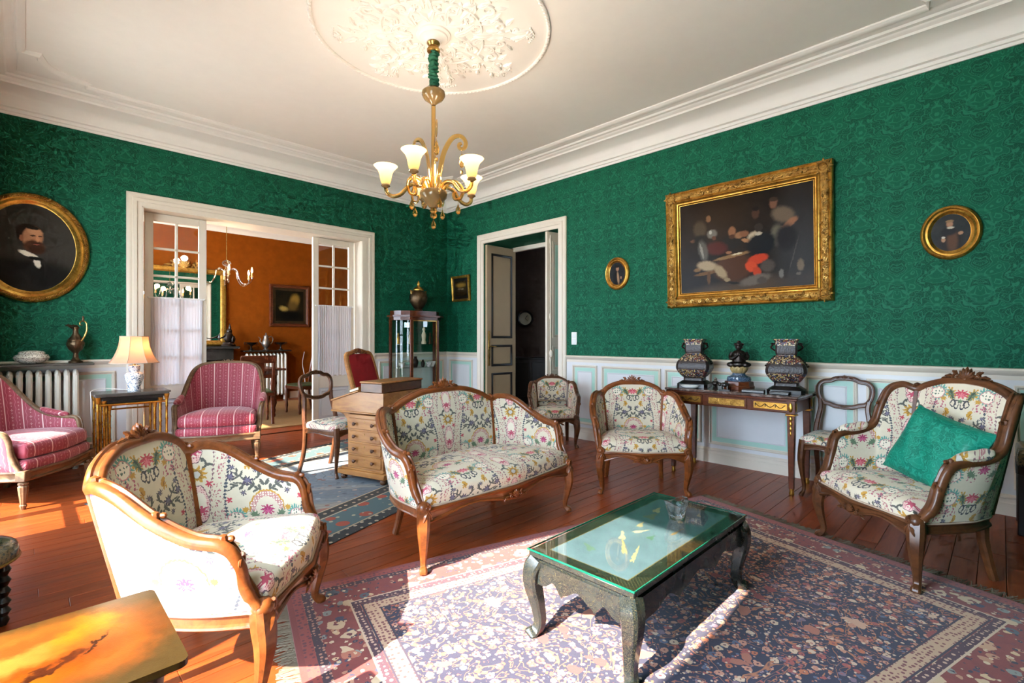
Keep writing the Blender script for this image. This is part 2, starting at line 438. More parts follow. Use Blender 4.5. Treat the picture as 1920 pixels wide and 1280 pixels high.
def stripe_mat():
    m, t, b = newmat('striped_silk')
    u, v, _ = t.sep(t.coord('UV'))
    x = t.m('FLOORED_MODULO', t.m('MULTIPLY', u, 100.0), 14.0)
    y = t.m('MULTIPLY', v, 100.0)
    pv = t.comb(x, y)
    col = t.mix(t.noise(pv, .25, 2), srgb('87202f'), srgb('9c2f42'))
    for c, wd, cc in ((1.0, .42, 'dcb4ae'), (3.6, .55, 'b8606c'), (9.8, .5, 'b8606c')):
        d = t.m('ABSOLUTE', t.m('SUBTRACT', x, t.m('MULTIPLY_ADD', t.m('SINE', t.m('MULTIPLY', y, 1.1)), 0.0 if c == 1.0 else .35, c)))
        f = t.m('LESS_THAN', d, wd if c == 1.0 else wd * .5)
        col = t.mix(t.m('MULTIPLY', f, 1.0 if c == 1.0 else .75), col, srgb(cc))
    yy = t.m('FLOORED_MODULO', y, 6.0); q = t.comb(x, yy)
    fl = union(t, [shape(t, q, (6.7, 3.0), (1.15, 1.15), 0, 4, .8), shape(t, q, (6.7, .2), (.4, .8)), shape(t, q, (12.2, 3.4), (.7, .7), 0, 4, .7), shape(t, q, (12.2, .6), (.3, .7))])
    col = t.mix(t.m('MULTIPLY', t.m('LESS_THAN', fl, 1.0), .7), col, srgb('cc908c'))
    wv = t.noise(t.comb(t.m('MULTIPLY', u, 900.0), t.m('MULTIPLY', v, 120.0)), 1.0, 2)
    setp(t, b, col, .55, 0.0, t.bump(wv, .12, .002)); b.inputs['Sheen Weight'].default_value = .3
    return m
def damask_mat(name, c0, c1, c2, horiz='auto', scale=1.0, rough=.7):
    "tone-on-tone damask: mirrored figures drawn from contour lines"
    m, t, b = newmat(name)
    x, y, z = t.sep(t.coord('Object'))
    h = t.m('ADD', x, y) if horiz == 'auto' else x
    zz = z if horiz == 'auto' else y
    P_, Q = .235 * scale, .46 * scale
    hx = t.m('PINGPONG', h, P_)
    row = t.m('FLOORED_MODULO', zz, Q)
    v = t.comb(hx, row)
    n1 = t.noise(v, 9.5 / scale, 2, .45, .5); n2 = t.noise(v, 34 / scale, 2, .5, .4)
    ln = t.m('PINGPONG', t.m('MULTIPLY', n1, 10.0), .5)
    f1 = t.mr(ln, .07, .17, 1.0, 0.0)
    f2 = t.mr(t.m('PINGPONG', t.m('MULTIPLY', n2, 6.0), .5), .05, .16, 1.0, 0.0)
    area = t.mr(n1, .46, .53)
    col = t.mix(area, srgb(c0), srgb(c1))
    f = t.m('MAXIMUM', t.m('MULTIPLY', f1, .9), t.m('MULTIPLY', f2, t.m('MULTIPLY_ADD', area, -.5, .7)))
    leaf = shape(t, v, (.09 * scale, .12 * scale), (.085 * scale, .026 * scale), 25); ring = shape(t, v, (.0, .33 * scale), (.05 * scale, .04 * scale)); cup = shape(t, v, (P_, .2 * scale), (.06 * scale, .1 * scale))
    for s_ in (leaf, ring, cup):
        f = t.m('MAXIMUM', f, t.mr(t.m('ABSOLUTE', t.m('SUBTRACT', s_, 1.0)), .05, .14, .5, 0.0))
    col = t.mix(f, col, srgb(c2))
    b.inputs['Specular IOR Level'].default_value = .18
    setp(t, b, col, t.m('MULTIPLY_ADD', f, -.12, rough), 0.0, t.bump(t.m('ADD', f, t.m('MULTIPLY', t.noise(t.coord('Object'), 240, 2), .5)), .10, .002))
    return m
def rug_mat(name, hx, hy):
    m, t, b = newmat(name)
    x, y, z = t.sep(t.coord('Object')); ax, ay = t.m('ABSOLUTE', x), t.m('ABSOLUTE', y)
    d = t.m('MINIMUM', t.m('SUBTRACT', hx, ax), t.m('SUBTRACT', hy, ay))
    v = t.comb(ax, ay)
    # field of navy sown with flowers and branches
    n = t.noise(v, 5, 3, .6, 1.2)
    col = t.mix(t.noise(v, 30, 2), srgb('1c1c38'), srgb('2c2646'))
    br = t.mr(t.m('PINGPONG', t.m('MULTIPLY', n, 9.0), .5), .03, .09, 1.0, 0.0)
    col = t.mix(br, col, srgb('b5704c'))
    def flowers(col, sc, r0, r1, ramp, core):
        w = t.vm('ADD', v, t.vm('SCALE', t.noise(v, sc * 2.2, 2, color=True), sc=.45 / sc))
        dd = t.vor(w, sc); cc = t.vor(w, sc, out='Color'); rr = t.sep(cc)[0]
        f = t.m('LESS_THAN', dd, t.mr(rr, 0, 1, r0, r1))
        col = t.mix(f, col, t.ramp(t.sep(cc)[1], ramp, 'CONSTANT'))
        return t.mix(t.m('LESS_THAN', dd, r0 * .42), col, srgb(core))
    pal = [(0, srgb('c98a72')), (.25, srgb('a8524a')), (.45, srgb('d7b79c')), (.65, srgb('7e6478')), (.8, srgb('c06a44')), (.92, srgb('55607e'))]
    col = flowers(col, 26, .30, .46, pal, '5a2a3a')
    col = flowers(col, 52, .24, .36, pal, 'd9c0a8')
    col = flowers(col, 5.5, .12, .30, [(0, srgb('b06a56')), (.4, srgb('cfa085')), (.7, srgb('93413f'))], 'dcc3a4')
    # border
    red = t.mix(t.noise(v, 24, 2), srgb('76292a'), srgb('923a30'))
    bcol = flowers(flowers(flowers(red, 17, .2, .4, [(0, srgb('c08a6c')), (.3, srgb('3a3a56')), (.55, srgb('8a8f88')), (.8, srgb('d6b48c'))], '5a1c28'), 9.5, .26, .44, [(0, srgb('d3b592')), (.55, srgb('c99c7c')), (.75, srgb('4f5a68')), (.88, srgb('b56a52'))], '6b2030'), 34, .2, .36, [(0, srgb('2a2440')), (.4, srgb('d8c0a0')), (.7, srgb('7d2f34'))], 'c98a5a')
    col = t.mix(t.m('LESS_THAN', d, .36), col, bcol)
    def stripe(col, a, w, c, dots=None, dsc=60):
        s_ = t.m('LESS_THAN', t.m('ABSOLUTE', t.m('SUBTRACT', d, a)), w)
        cc = srgb(c)
        if dots: cc = t.mix(t.m('LESS_THAN', t.vor(v, dsc, rnd=.4), .34), srgb(c), srgb(dots))
        return t.mix(s_, col, cc)
    col = stripe(col, .335, .032, 'c9a486', '7c3d40', 50); col = stripe(col, .30, .004, '33233a'); col = stripe(col, .37, .004, '33233a')
    col = stripe(col, .275, .018, '4a2436', 'd0a890', 48); col = stripe(col, .255, .004, 'd3b79c')
    col = stripe(col, .085, .018, '3f2130', 'b98068', 52)
    col = stripe(col, .045, .022, '9c3f34', '6d2a34', 44); col = stripe(col, .012, .013, '8d332c')
    pile = t.noise(t.coord('Object'), 420, 2)
    col = t.mix(.35, col, t.mix(pile, (.25, .22, .22, 1), (1, 1, 1, 1)), 'MULTIPLY')
    setp(t, b, col, .95, 0.0, t.bump(pile, .3, .003)); b.inputs['Sheen Weight'].default_value = .2
    return m
def blue_rug_mat(name, hx, hy):
    m, t, b = newmat(name)
    x, y, z = t.sep(t.coord('Object')); ax, ay = t.m('ABSOLUTE', x), t.m('ABSOLUTE', y)
    d = t.m('MINIMUM', t.m('SUBTRACT', hx, ax), t.m('SUBTRACT', hy, ay)); v = t.comb(ax, ay)
    zig = t.m('PINGPONG', t.m('MULTIPLY', x, 1.0), .06)
    k = t.m('ADD', t.m('ADD', t.m('MULTIPLY', ax, 1.25), ay), t.m('MULTIPLY', zig, .7))
    n = t.noise(v, 22, 2)
    col = t.ramp(t.m('DIVIDE', k, 2.0), [(0, srgb('8894a0')), (.22, srgb('6c7a88')), (.36, srgb('8a8c8c')), (.44, srgb('5a6a7c')), (.60, srgb('6e7a84')), (.70, srgb('8f8a80')), (.80, srgb('96492c')), (1.0, srgb('96492c'))], 'CONSTANT')
    mo = t.vor(v, 11, rnd=.3); mc = t.sep(t.vor(v, 11, out='Color', rnd=.3))[0]
    col = t.mix(t.m('LESS_THAN', mo, .22), col, t.ramp(mc, [(0, srgb('b09a8c')), (.35, srgb('8a4a3c')), (.6, srgb('34465c')), (.8, srgb('9fb0b8'))], 'CONSTANT'))
    col = t.mix(t.m('MULTIPLY', t.m('LESS_THAN', t.m('PINGPONG', k, .055), .006), .7), col, srgb('3a4450'))
    col = t.mix(.35, col, t.mix(n, srgb('4a525c'), srgb('a8a49c')))
    bd = t.mix(t.m('LESS_THAN', t.vor(v, 5.5, rnd=.3), .26), srgb('4f6468'), srgb('9a4a38'))
    bd = t.mix(t.m('LESS_THAN', t.vor(v, 14, rnd=.5), .2), bd, srgb('a9a084'))
    col = t.mix(t.m('LESS_THAN', d, .42), col, bd)
    for a, w, c, dt in ((.045, .045, '37393a', 'b5a78f'), (.10, .006, 'b09a78', None), (.42, .05, '3d3b38', 'b59c80'), (.36, .006, 'b8a284', None), (.475, .006, 'b8a284', None)):
        cc = srgb(c)
        if dt: cc = t.mix(t.m('LESS_THAN', t.vor(v, 15, rnd=.2), .2), cc, srgb(dt))
        col = t.mix(t.m('LESS_THAN', t.m('ABSOLUTE', t.m('SUBTRACT', d, a)), w), col, cc)
    pile = t.noise(t.coord('Object'), 380, 2)
    col = t.mix(.3, col, t.mix(pile, (.3, .3, .3, 1), (1, 1, 1, 1)), 'MULTIPLY')
    setp(t, b, col, .95, 0.0, t.bump(pile, .3, .003))
    return m
def gold_mat(name, c='c08f3e', dark='7a5218', rough=.30, relief=0.0, sc=60):
    m, t, b = newmat(name); o = t.coord('Object')
    n = t.noise(o, 14, 4, .6); r = t.noise(o, sc, 3, .6, 1.0)
    g = t.m('ADD', t.m('MULTIPLY', n, .6), t.m('MULTIPLY', r, .4))
    setp(t, b, t.ramp(g, [(.32, srgb(dark)), (.52, srgb(c)), (.8, srgb('d9b060'))]), rough, .85, t.bump(r, relief, .012) if relief else None)
    return m
M = {}
M['tap'] = tapestry_mat(); M['stripe'] = stripe_mat()
M['green'] = damask_mat('green_damask', '0a4732', '0d553c', '196a4e')
M['orange'] = plain('orange_grasscloth', '7d3c0a', .9, var=.14, bump=.25, bsc=90, Specular_IOR_Level=.05)
M['white'] = plain('white_paint', 'd9cdbc', .45, var=.02)
M['panelwhite'] = plain('panel_paint', 'd6d5d6', .45, var=.02)
M['mint'] = plain('mint_paint', 'a9cfc0', .45, var=.03)
M['plaster'] = plain('ceiling_plaster', 'f6f0ea', .85, var=.015)
M['beige'] = plain('beige_door_paint', 'a58d6c', .5, var=.03)
M['blackpaint'] = plain('black_paint', '262220', .4)
M['plank'] = wood('floor_oak', '64260f', 'a04a1e', .36, (1.0, 9, 9), coat=.05, rnd=.13)
M['plankgap'] = plain('floor_gap', '2a1409', .9)
M['walnut'] = wood('walnut', '4e260f', '8c4c22', .33, (3, 9, 9), coat=.25)
M['walnut2'] = wood('dark_walnut', '3a2114', '6b3f22', .35, (3, 9, 9), coat=.2)
M['greywood'] = wood('grey_brown_beech', '4c3526', '8a6a4a', .45, (3, 9, 9), coat=.05)
M['mahog'] = wood('mahogany', '3d1a0c', '70361a', .3, (3, 9, 9), coat=.3)
M['honey'] = wood('honey_walnut', '7a4820', 'b07a42', .35, (2, 7, 12), coat=.2)
M['ebony'] = plain('ebonised', '181310', .3)
M['gilt'] = gold_mat('gilt', relief=.0); M['giltrelief'] = gold_mat('gilt_relief', 'b08440', '5a3c14', .36, .9, 55)
M['rope'] = gold_mat('gilt_rope', 'a06a28', '5a2e0c', .38, .6, 90)
M['brass'] = gold_mat('brass', 'b08a4c', '6a4a1c', .28)
M['bamboo'] = gold_mat('gilt_bamboo', 'b07828', '6a3c10', .4)
M['red'] = plain('red_velvet', '8e0612', .85, var=.2, bump=.15, bsc=160)
M['silk'] = damask_mat('green_silk', '0b6552', '10755f', '258a73', horiz='xy', scale=.6, rough=.4)
M['sleeve'] = plain('green_sleeve', '0f5a3c', .7, var=.2, bump=.3)
M['gimp'] = plain('gimp_braid', 'b9a08c', .8, var=.25, bump=.4, bsc=300)
M['lacquer'] = None
def lacquer():
    m, t, b = newmat('black_lacquer'); o = t.coord('Object')
    n = t.noise(o, 7, 4, .65, .6); f = t.noise(o, 46, 3, .6, 1.5)
    c = t.mix(n, srgb('0e1110'), srgb('262d2e'))
    c = t.mix(t.mr(t.m('PINGPONG', t.m('MULTIPLY', f, 8.0), .5), .02, .06, .55, 0.0), c, srgb('7a6a3e'))
    setp(t, b, c, t.mr(n, .3, .7, .18, .34), 0.0); b.inputs['Coat Weight'].default_value = .3
    return m
M['lacquer'] = lacquer()
M['glass'] = glassy('clear_glass'); M['pane'] = glassy('window_pane', refl=.10); M['showglass'] = glassy('vitrine_glass', (.93, .97, .95, 1), refl=.08)
M['tableglass'] = None
def tglass():
    m = bpy.data.materials.new('table_glass'); m.use_nodes = True; t = NT(m.node_tree); t.t.nodes.clear()
    tr = t.new('BsdfTransparent'); tr.inputs[0].default_value = (.95, .99, .975, 1)
    gl = t.new('BsdfGlossy'); gl.inputs['Roughness'].default_value = .015
    lw = t.new('LayerWeight'); lw.inputs[0].default_value = .5
    mx = t.new('MixShader'); t.put(mx.inputs[0], t.m('MULTIPLY_ADD', t.m('POWER', lw.outputs['Facing'], 3.0), .8, .05, clamp=True)); t.put(mx.inputs[1], tr.outputs[0]); t.put(mx.inputs[2], gl.outputs[0])
    out = t.new('OutputMaterial'); t.put(out.inputs[0], mx.outputs[0]); return m
M['tableglass'] = tglass()
def edge_glass():
    m, t, b = newmat('green_glass_edge'); o = t.coord('Object'); setp(t, b, t.mix(t.noise(o, 8, 2), srgb('0c4a38'), srgb('146650')), .08, 0.0); return m
M['glassedge'] = edge_glass()
def crystal(name, tint, rough=.03, tr=.55):
    "blown or cut glass: glossy shell over a see-through tinted body"
    m = bpy.data.materials.new(name); m.use_nodes = True; t = NT(m.node_tree); t.t.nodes.clear()
    g = t.new('BsdfGlass'); g.inputs['Color'].default_value = tint; g.inputs['Roughness'].default_value = rough; g.inputs['IOR'].default_value = 1.45
    tp = t.new('BsdfTransparent'); tp.inputs[0].default_value = tint
    mx = t.new('MixShader'); mx.inputs[0].default_value = tr; t.put(mx.inputs[1], g.outputs[0]); t.put(mx.inputs[2], tp.outputs[0])
    out = t.new('OutputMaterial'); t.put(out.inputs[0], mx.outputs[0]); return m
M['crystal'] = crystal('crystal', (.97, .98, 1, 1), .0, .35)
M['amber'] = crystal('amber_glass', (.93, .74, .42, 1), .12, .3)
M['amberdark'] = plain('amber_glass_bowl', '8f7148', .18, var=.1); M['amberdark'].node_tree.nodes['Principled BSDF'].inputs['Transmission Weight'].default_value = .35
def shade_glass():
    m = bpy.data.materials.new('frosted_shade_glass'); m.use_nodes = True; t = NT(m.node_tree); t.t.nodes.clear()
    a = t.new('BsdfTranslucent'); a.inputs[0].default_value = (.62, .42, .19, 1)
    b_ = t.new('BsdfDiffuse'); b_.inputs[0].default_value = (.60, .44, .22, 1)
    mx = t.new('MixShader'); mx.inputs[0].default_value = .35; t.put(mx.inputs[1], a.outputs[0]); t.put(mx.inputs[2], b_.outputs[0])
    out = t.new('OutputMaterial'); t.put(out.inputs[0], mx.outputs[0]); return m
M['shadeglass'] = shade_glass()
def cloth_trans(name, c, k=.5, bump=0):
    m = bpy.data.materials.new(name); m.use_nodes = True; t = NT(m.node_tree); t.t.nodes.clear()
    a = t.new('BsdfTranslucent'); a.inputs[0].default_value = srgb(c); b_ = t.new('BsdfDiffuse'); b_.inputs[0].default_value = srgb(c)
    wv = t.noise(t.coord('Object'), 300, 2); nb = t.bump(wv, .2, .002); t.put(b_.inputs['Normal'], nb)
    mx = t.new('MixShader'); mx.inputs[0].default_value = k; t.put(mx.inputs[1], b_.outputs[0]); t.put(mx.inputs[2], a.outputs[0])
    out = t.new('OutputMaterial'); t.put(out.inputs[0], mx.outputs[0]); return m
M['voile'] = cloth_trans('white_voile', 'd6d1d4', .4)
M['lampshade'] = cloth_trans('pink_silk_shade', 'e2b494', .5)
M['drape'] = plain('green_drape', '0f5a42', .8, var=.1)
M['bulb'] = emis('lit_bulb', 'ffd9a0', 14); M['candle'] = emis('lit_candle_bulb', 'ffcf8a', 14)
M['lampbulb'] = emis('lit_lamp_bulb', 'ffb060', 10)
M['mirror'] = plain('mirror_silver', 'e6e6e2', .02, 1.0, var=0)
M['bronze'] = plain('dark_bronze', '2a211c', .35, .6, var=.2, bump=.3, bsc=80)
M['bronze2'] = plain('brown_bronze', '5a4630', .35, .75, var=.3, bump=.6, bsc=70)
M['pewter'] = plain('pewter', '8f8880', .3, .85, var=.2, bump=.5, bsc=90)
M['radiator'] = plain('radiator_paint', 'd8cfc0', .45, var=.05)
M['ivory'] = plain('ivory', 'd9c9ac', .4, var=.1); M['porc'] = plain('white_porcelain', 'e6e4e0', .12, var=.04)
M['stone'] = plain('dark_marble', '2b2724', .2, var=.4)
M['shelfstone'] = plain('grey_marble_shelf', '4a443e', .25, var=.3)
M['plastic'] = plain('white_plastic', 'e9e6df', .35, var=.01)
M['paper'] = plain('book_page_paper', 'd8cfba', .9)
def marble():
    m, t, b = newmat('red_grey_marble'); o = t.coord('Object'); n = t.noise(o, 9, 6, .7, 1.2)
    setp(t, b, t.ramp(n, [(.3, srgb('2e211d')), (.5, srgb('5e4a44')), (.62, srgb('8d7f7a')), (.75, srgb('3f2e2a'))]), .12, 0.0); return m
M['marble'] = marble()
def porcelain(name, c, f, sc=18, thr=.30):
    m, t, b = newmat(name); u, v, _ = t.sep(t.coord('UV')); o = t.coord('Object')
    n = t.noise(o, sc, 3, .6, 1.6)
    k = t.mr(t.m('PINGPONG', t.m('MULTIPLY', n, 5.0), .5), .08, .16, 1.0, 0.0)
    k = t.m('MAXIMUM', k, t.m('LESS_THAN', t.vor(o, sc * 1.6), .22))
    setp(t, b, t.mix(k, srgb(c), srgb(f)), .12, 0.0); return m
M['blueporc'] = porcelain('blue_white_porcelain', 'e4e4e4', '2f4a70', 22)
M['greyporc'] = porcelain('brown_white_porcelain', 'dcd4c4', '5a5040', 30)
def cloisonne():
    m, t, b = newmat('cloisonne'); o = t.coord('Object'); z = t.sep(o)[2]
    d = t.vor(o, 85); cc = t.sep(t.vor(o, 85, out='Color'))[0]
    pat = t.mix(t.m('LESS_THAN', d, .52), srgb('2a201e'), t.ramp(cc, [(0, srgb('b9a88a')), (.3, srgb('7a3a34')), (.55, srgb('48506a')), (.8, srgb('a58a50'))], 'CONSTANT'))
    band = t.m('GREATER_THAN', t.m('SINE', t.m('MULTIPLY_ADD', z, 42.0, 2.6)), .05)
    setp(t, b, t.mix(band, srgb('2b211f'), pat), .42, .1, t.bump(d, .3, .004)); return m
M['cloi'] = cloisonne()
M['enamel'] = porcelain('blue_enamel', '24405a', '7d8a98', 40)
M['lotus'] = plain('lotus_petal', 'a89060', .35, var=.25)
M['darkstripe'] = plain('hall_wallpaper', '5c4a40', .8, var=.15)
M['halldark'] = plain('hall_dark_wood', '1c0f0a', .4)
M['carpet'] = plain('dining_carpet', '8a6230', .95, var=.15, bump=.3, bsc=120)
M['needle'] = porcelain('needlepoint', '6a6248', '2f3a36', 26)
M['greenseat'] = plain('green_leather', '3c4a2a', .6, var=.1)
M['wax'] = plain('candle_sleeve', 'd8b070', .5)
M['ground'] = plain('pale_bounce_ground', 'e2dccf', .95, var=.1)  # unseen ground, colour made pale to bounce daylight up onto the ceiling
M['fringe'] = plain('rug_fringe', '8a7a66', .95, var=.2)
# ------------------------------------------------------------------ the setting
rng = random.Random(7)
OPX = (.872, 3.36); OPZ = 2.60                     # opening to the dining room
DRY = (3.985, 5.41); DRZ = 2.63; RV = .62          # hall door and its deep reveal
DY = 10.40                                         # far wall of the dining room
def bxs(mb, x0, x1, y0, y1, z0, z1, ch=0): mb.box(((x0 + x1) / 2, (y0 + y1) / 2, (z0 + z1) / 2), (x1 - x0, y1 - y0, z1 - z0), ch)
# floor and its planks
mb = MB(); bxs(mb, LX - .2, AX + RV, FY - .2, BY + .32, -.12, -.018)
floor = struct('floor', mb, M['plankgap'], 'narrow oak strip floor of the salon', 'floor')
y = FY; k = 0
while y < BY + .30:
    w = .108; x = LX - rng.uniform(0, 1.5)
    while x < AX:
        L = rng.choice((1.3, 1.55, 1.9, 2.2)); a, b = max(x, LX), min(x + L, AX)
        if b - a > .08:
            m_ = MB(); m_.box((0, 0, -.009), (b - a - .0016, w - .0022, .018), .0012)
            o = obj('plank', m_, M['plank'], floor, smooth=False); o.location = ((a + b) / 2, y + w / 2, 0)
        x += L
    y += w
# walls
WT = .34
mb = MB()
bxs(mb, LX - .2, OPX[0], BY, BY + WT, 0, ZC); bxs(mb, OPX[1], AX + .3, BY, BY + WT, 0, ZC); bxs(mb, OPX[0], OPX[1], BY, BY + WT, OPZ, ZC)
wall_back = struct('wall_back', mb, M['green'], 'green damask wall with the wide opening to the dining room', 'wall')
mb = MB()
bxs(mb, AX, AX + RV, FY - .2, DRY[0], 0, ZC); bxs(mb, AX, AX + RV, DRY[1], BY, 0, ZC); bxs(mb, AX, AX + RV, DRY[0], DRY[1], DRZ, ZC)
wall_right = struct('wall_right', mb, M['green'], 'green damask wall hung with the large tavern painting', 'wall')
mb = MB()
ys = [FY - .2]
for a, b in sorted(WINS): ys += [a, b]
ys.append(BY)
for i in range(0, len(ys), 2): bxs(mb, LX - .2, LX, ys[i], ys[i + 1], 0, ZC)
for a, b in WINS: bxs(mb, LX - .2, LX, a, b, WTOP, ZC)
wall_left = struct('wall_left', mb, M['green'], 'green window wall beside the striped armchair', 'wall')
mb = MB()
bxs(mb, LX - .2, AX, FY - .2, FY, 0, ZC)
wall_front = struct('wall_front', mb, M['green'], 'green wall behind the viewer', 'wall')
mb = MB(); bxs(mb, LX - .2, AX + RV, FY - .2, BY + WT, ZC, ZC + .1)
ceiling = struct('ceiling', mb, M['plaster'], 'cream plaster ceiling of the salon', 'ceiling')
mb = MB(); bxs(mb, -14, LX - .25, -10, 16, -.35, -.25)
struct('ground_outside', mb, M['ground'], 'unseen ground outside the windows, made pale to bounce light indoors', 'ground')
# cornice and the ceiling border with stepped, rounded corners
rw_, rh_ = AX - LX, BY - FY; cxr, cyr = (AX + LX) / 2, (BY + FY) / 2
prof = [(0, ZG), (.012, ZG), (.016, ZG + .022), (.03, ZG + .026), (.034, ZG + .05), (.055, ZG + .058), (.058, ZG + .072)]
prof += [(.06 + .19 * (1 - math.cos(a * PI / 2 / 8)), ZG + .075 + .12 * math.sin(a * PI / 2 / 8)) for a in range(9)]
prof += [(.255, ZG + .212), (.275, ZG + .222), (.285, ZG + .236), (.315, ZG + .24), (.325, ZG + .256), (.345, ZG + .258), (.36, ZG + .272), (.385, ZC)]
mb = MB(); mb.frame(rw_, rh_, prof, M=Matrix.Translation((cxr, cyr, 0)))
tr = struct('trim_1', mb, M['plaster'], 'moulded white cornice with a deep cove round the ceiling', 'cornice', True)
def corner(sx, sy, ins):
    X, Y = rw_ / 2 - ins, rh_ / 2 - ins
    pts = [(X, Y - .405), (X - .115, Y - .405)] + [(X - .43 + .315 * math.cos(a * PI / 16), Y - .405 + .315 * math.sin(a * PI / 16)) for a in range(1, 9)] + [(X - .43, Y)]
    return [(sx * a, sy * b) for a, b in pts]
path = corner(1, 1, .40) + corner(-1, 1, .40)[::-1] + corner(-1, -1, .40) + corner(1, -1, .40)[::-1]
mb = MB(); mb.sweep([(cxr + a, cyr + b, ZC) for a, b in path], [(-.035, .002), (-.035, -.012), (-.02, -.02), (-.008, -.03), (.012, -.03), (.022, -.018), (.035, -.016), (.035, .002)], closed=True)
obj('ceiling_border', mb, M['plaster'], tr)
for sx in (-1, 1):
    for sy in (-1, 1):
        c = corner(sx, sy, .40); X, Y = sx * (rw_ / 2 - .385), sy * (rh_ / 2 - .385)
        poly = [(cxr + X, cyr + Y)] + [(cxr + a, cyr + b) for a, b in (c if sx * sy < 0 else c[::-1])]
        m_ = MB(); m_.prism(poly[::-1], ZC - .018, ZC + .002); obj('corner_plate', m_, M['plaster'], tr, False)
# dado, panels, baseboards
def casing(mb, w, h, prof, Mx):
    vs_ = []
    for ins, z in prof: vs_ += [(-(w / 2 - ins), 0, z), (-(w / 2 - ins), h - ins, z), (w / 2 - ins, h - ins, z), (w / 2 - ins, 0, z)]
    fs = [(j * 4 + i, j * 4 + i + 1, j * 4 + i + 5, j * 4 + i + 4) for j in range(len(prof) - 1) for i in range(3)]
    mb.add(vs_, fs, Mx)
RAIL = [(0, 0), (.012, 0), (.012, .03), (.022, .04), (.034, .052), (.04, .066), (.034, .078), (.02, .082), (0, .082)]
def run(kind, a0, a1, prof, z0):
    "straight moulding along a wall from a0 to a1; prof = (out, up)"
    Mx = wallM(kind, 0, z0); s = -1 if kind == 'R' else 1
    n = len(prof); vs_ = [(s * a, v, u) for a in (a0, a1) for (u, v) in prof]
    return MB().add(vs_, [(i, (i + 1) % n, n + (i + 1) % n, n + i) for i in range(n)] + [tuple(range(n)), tuple(range(n, 2 * n))], Mx)
def dado(kind, wall, a0, a1, panels):
    obj('dado_board', run(kind, a0, a1, [(0, 0), (.010, 0), (.010, ZR - .05), (0, ZR - .05)], 0), M['panelwhite'], wall, False)
    obj('dado_rail', run(kind, a0, a1, RAIL, ZR - .085), M['white'], wall)
    for (p0, p1) in panels:
        w, c = abs(p1 - p0), (p0 + p1) / 2; z0, z1 = .185, .90; h = z1 - z0; Mx = wallM(kind, c, (z0 + z1) / 2, .010)
        m_ = MB(); m_.frame(w, h, [(0, 0), (0, .014), (.008, .02), (.016, .018), (.022, .006), (.03, .004), (.03, 0)], M=Mx); obj('panel_moulding', m_, M['white'], wall)
        bw_ = min(.05, w * .2)
        m_ = MB(); m_.frame(w - .058, h - .058, [(0, .0035), (bw_, .0035)], M=Mx); obj('panel_border', m_, M['mint'], wall, False)
        w2, h2 = w - .058 - 2 * bw_, h - .058 - 2 * bw_
        if w2 > .03:
            m_ = MB(); m_.frame(w2 + .012, h2 + .012, [(0, 0), (.0, .007), (.006, .009), (.012, .005)], M=Mx)
            m_.add([(-w2 / 2, -h2 / 2, .005), (w2 / 2, -h2 / 2, .005), (w2 / 2, h2 / 2, .005), (-w2 / 2, h2 / 2, .005)], [(0, 1, 2, 3)], Mx)
            obj('panel_field', m_, M['panelwhite'], wall, False)
BASE = [(0, 0), (.022, 0), (.022, .085), (.018, .092), (.018, .118), (.026, .122), (.026, .132), (.012, .146), (0, .15)]
RP = [(3.75, 3.39), (3.32, 2.57), (2.52, 2.13), (2.05, 1.29), (1.21, .83), (.77, 0.0), (-.06, -.40)]
dado('R', wall_right, DRY[0] - .135, FY, RP); dado('R', wall_right, BY, DRY[1] + .135, [(6.22, 5.66)])
dado('B', wall_back, LX, OPX[0] - .12, [(LX + .05, .66)]); dado('B', wall_back, OPX[1] + .172, AX, [(3.60, 3.86), (3.92, 4.75)])
def base(name, kind, parts):
    m_ = MB()
    for a0, a1 in parts:
        q = run(kind, a0, a1, BASE, 0); m_.add(q.v, q.f)
    struct(name, m_, M['white'])
base('baseboard_right', 'R', [(DRY[0] - .135, FY), (BY, DRY[1] + .135)]); base('baseboard_back', 'B', [(LX, OPX[0] - .12), (OPX[1] + .172, AX)])
CAS = [(0, 0), (0, .02), (.012, .03), (.03, .03), (.04, .022), (.05, .022), (.056, .03), (.085, .03), (.092, .018), (.13, .014), (.135, 0)]
mb = MB(); casing(mb, OPX[1] - OPX[0] + .30, OPZ + .125, CAS, wallM('B', (OPX[0] + OPX[1]) / 2 + .025, 0))
mb.box(((OPX[0] + OPX[1]) / 2, BY + WT / 2, OPZ - .006), (OPX[1] - OPX[0], WT + .02, .024)); mb.box((OPX[0] + .006, BY + WT / 2, OPZ / 2), (.024, WT + .02, OPZ)); mb.box((OPX[1] - .006, BY + WT / 2, OPZ / 2), (.024, WT + .02, OPZ))
mb.box((OPX[1] + .02, BY - .004, OPZ / 2), (.06, .03, OPZ)); 
struct('trim_2', mb, M['white'], 'white moulded surround of the dining room opening', 'door surround', True)
mb = MB(); casing(mb, DRY[1] - DRY[0] + .27, DRZ + .13, CAS, wallM('R', (DRY[0] + DRY[1]) / 2 + .005, 0))
mb.box((AX + RV - .03, (DRY[0] + DRY[1]) / 2, DRZ - .03), (.06, DRY[1] - DRY[0], .06)); mb.box((AX + RV - .03, DRY[1] - .02, DRZ / 2), (.06, .04, DRZ)); mb.box((AX + RV - .03, DRY[0] + .02, DRZ / 2), (.06, .04, DRZ))
struct('trim_3', mb, M['white'], 'white moulded surround of the hall doorway', 'door surround', True)
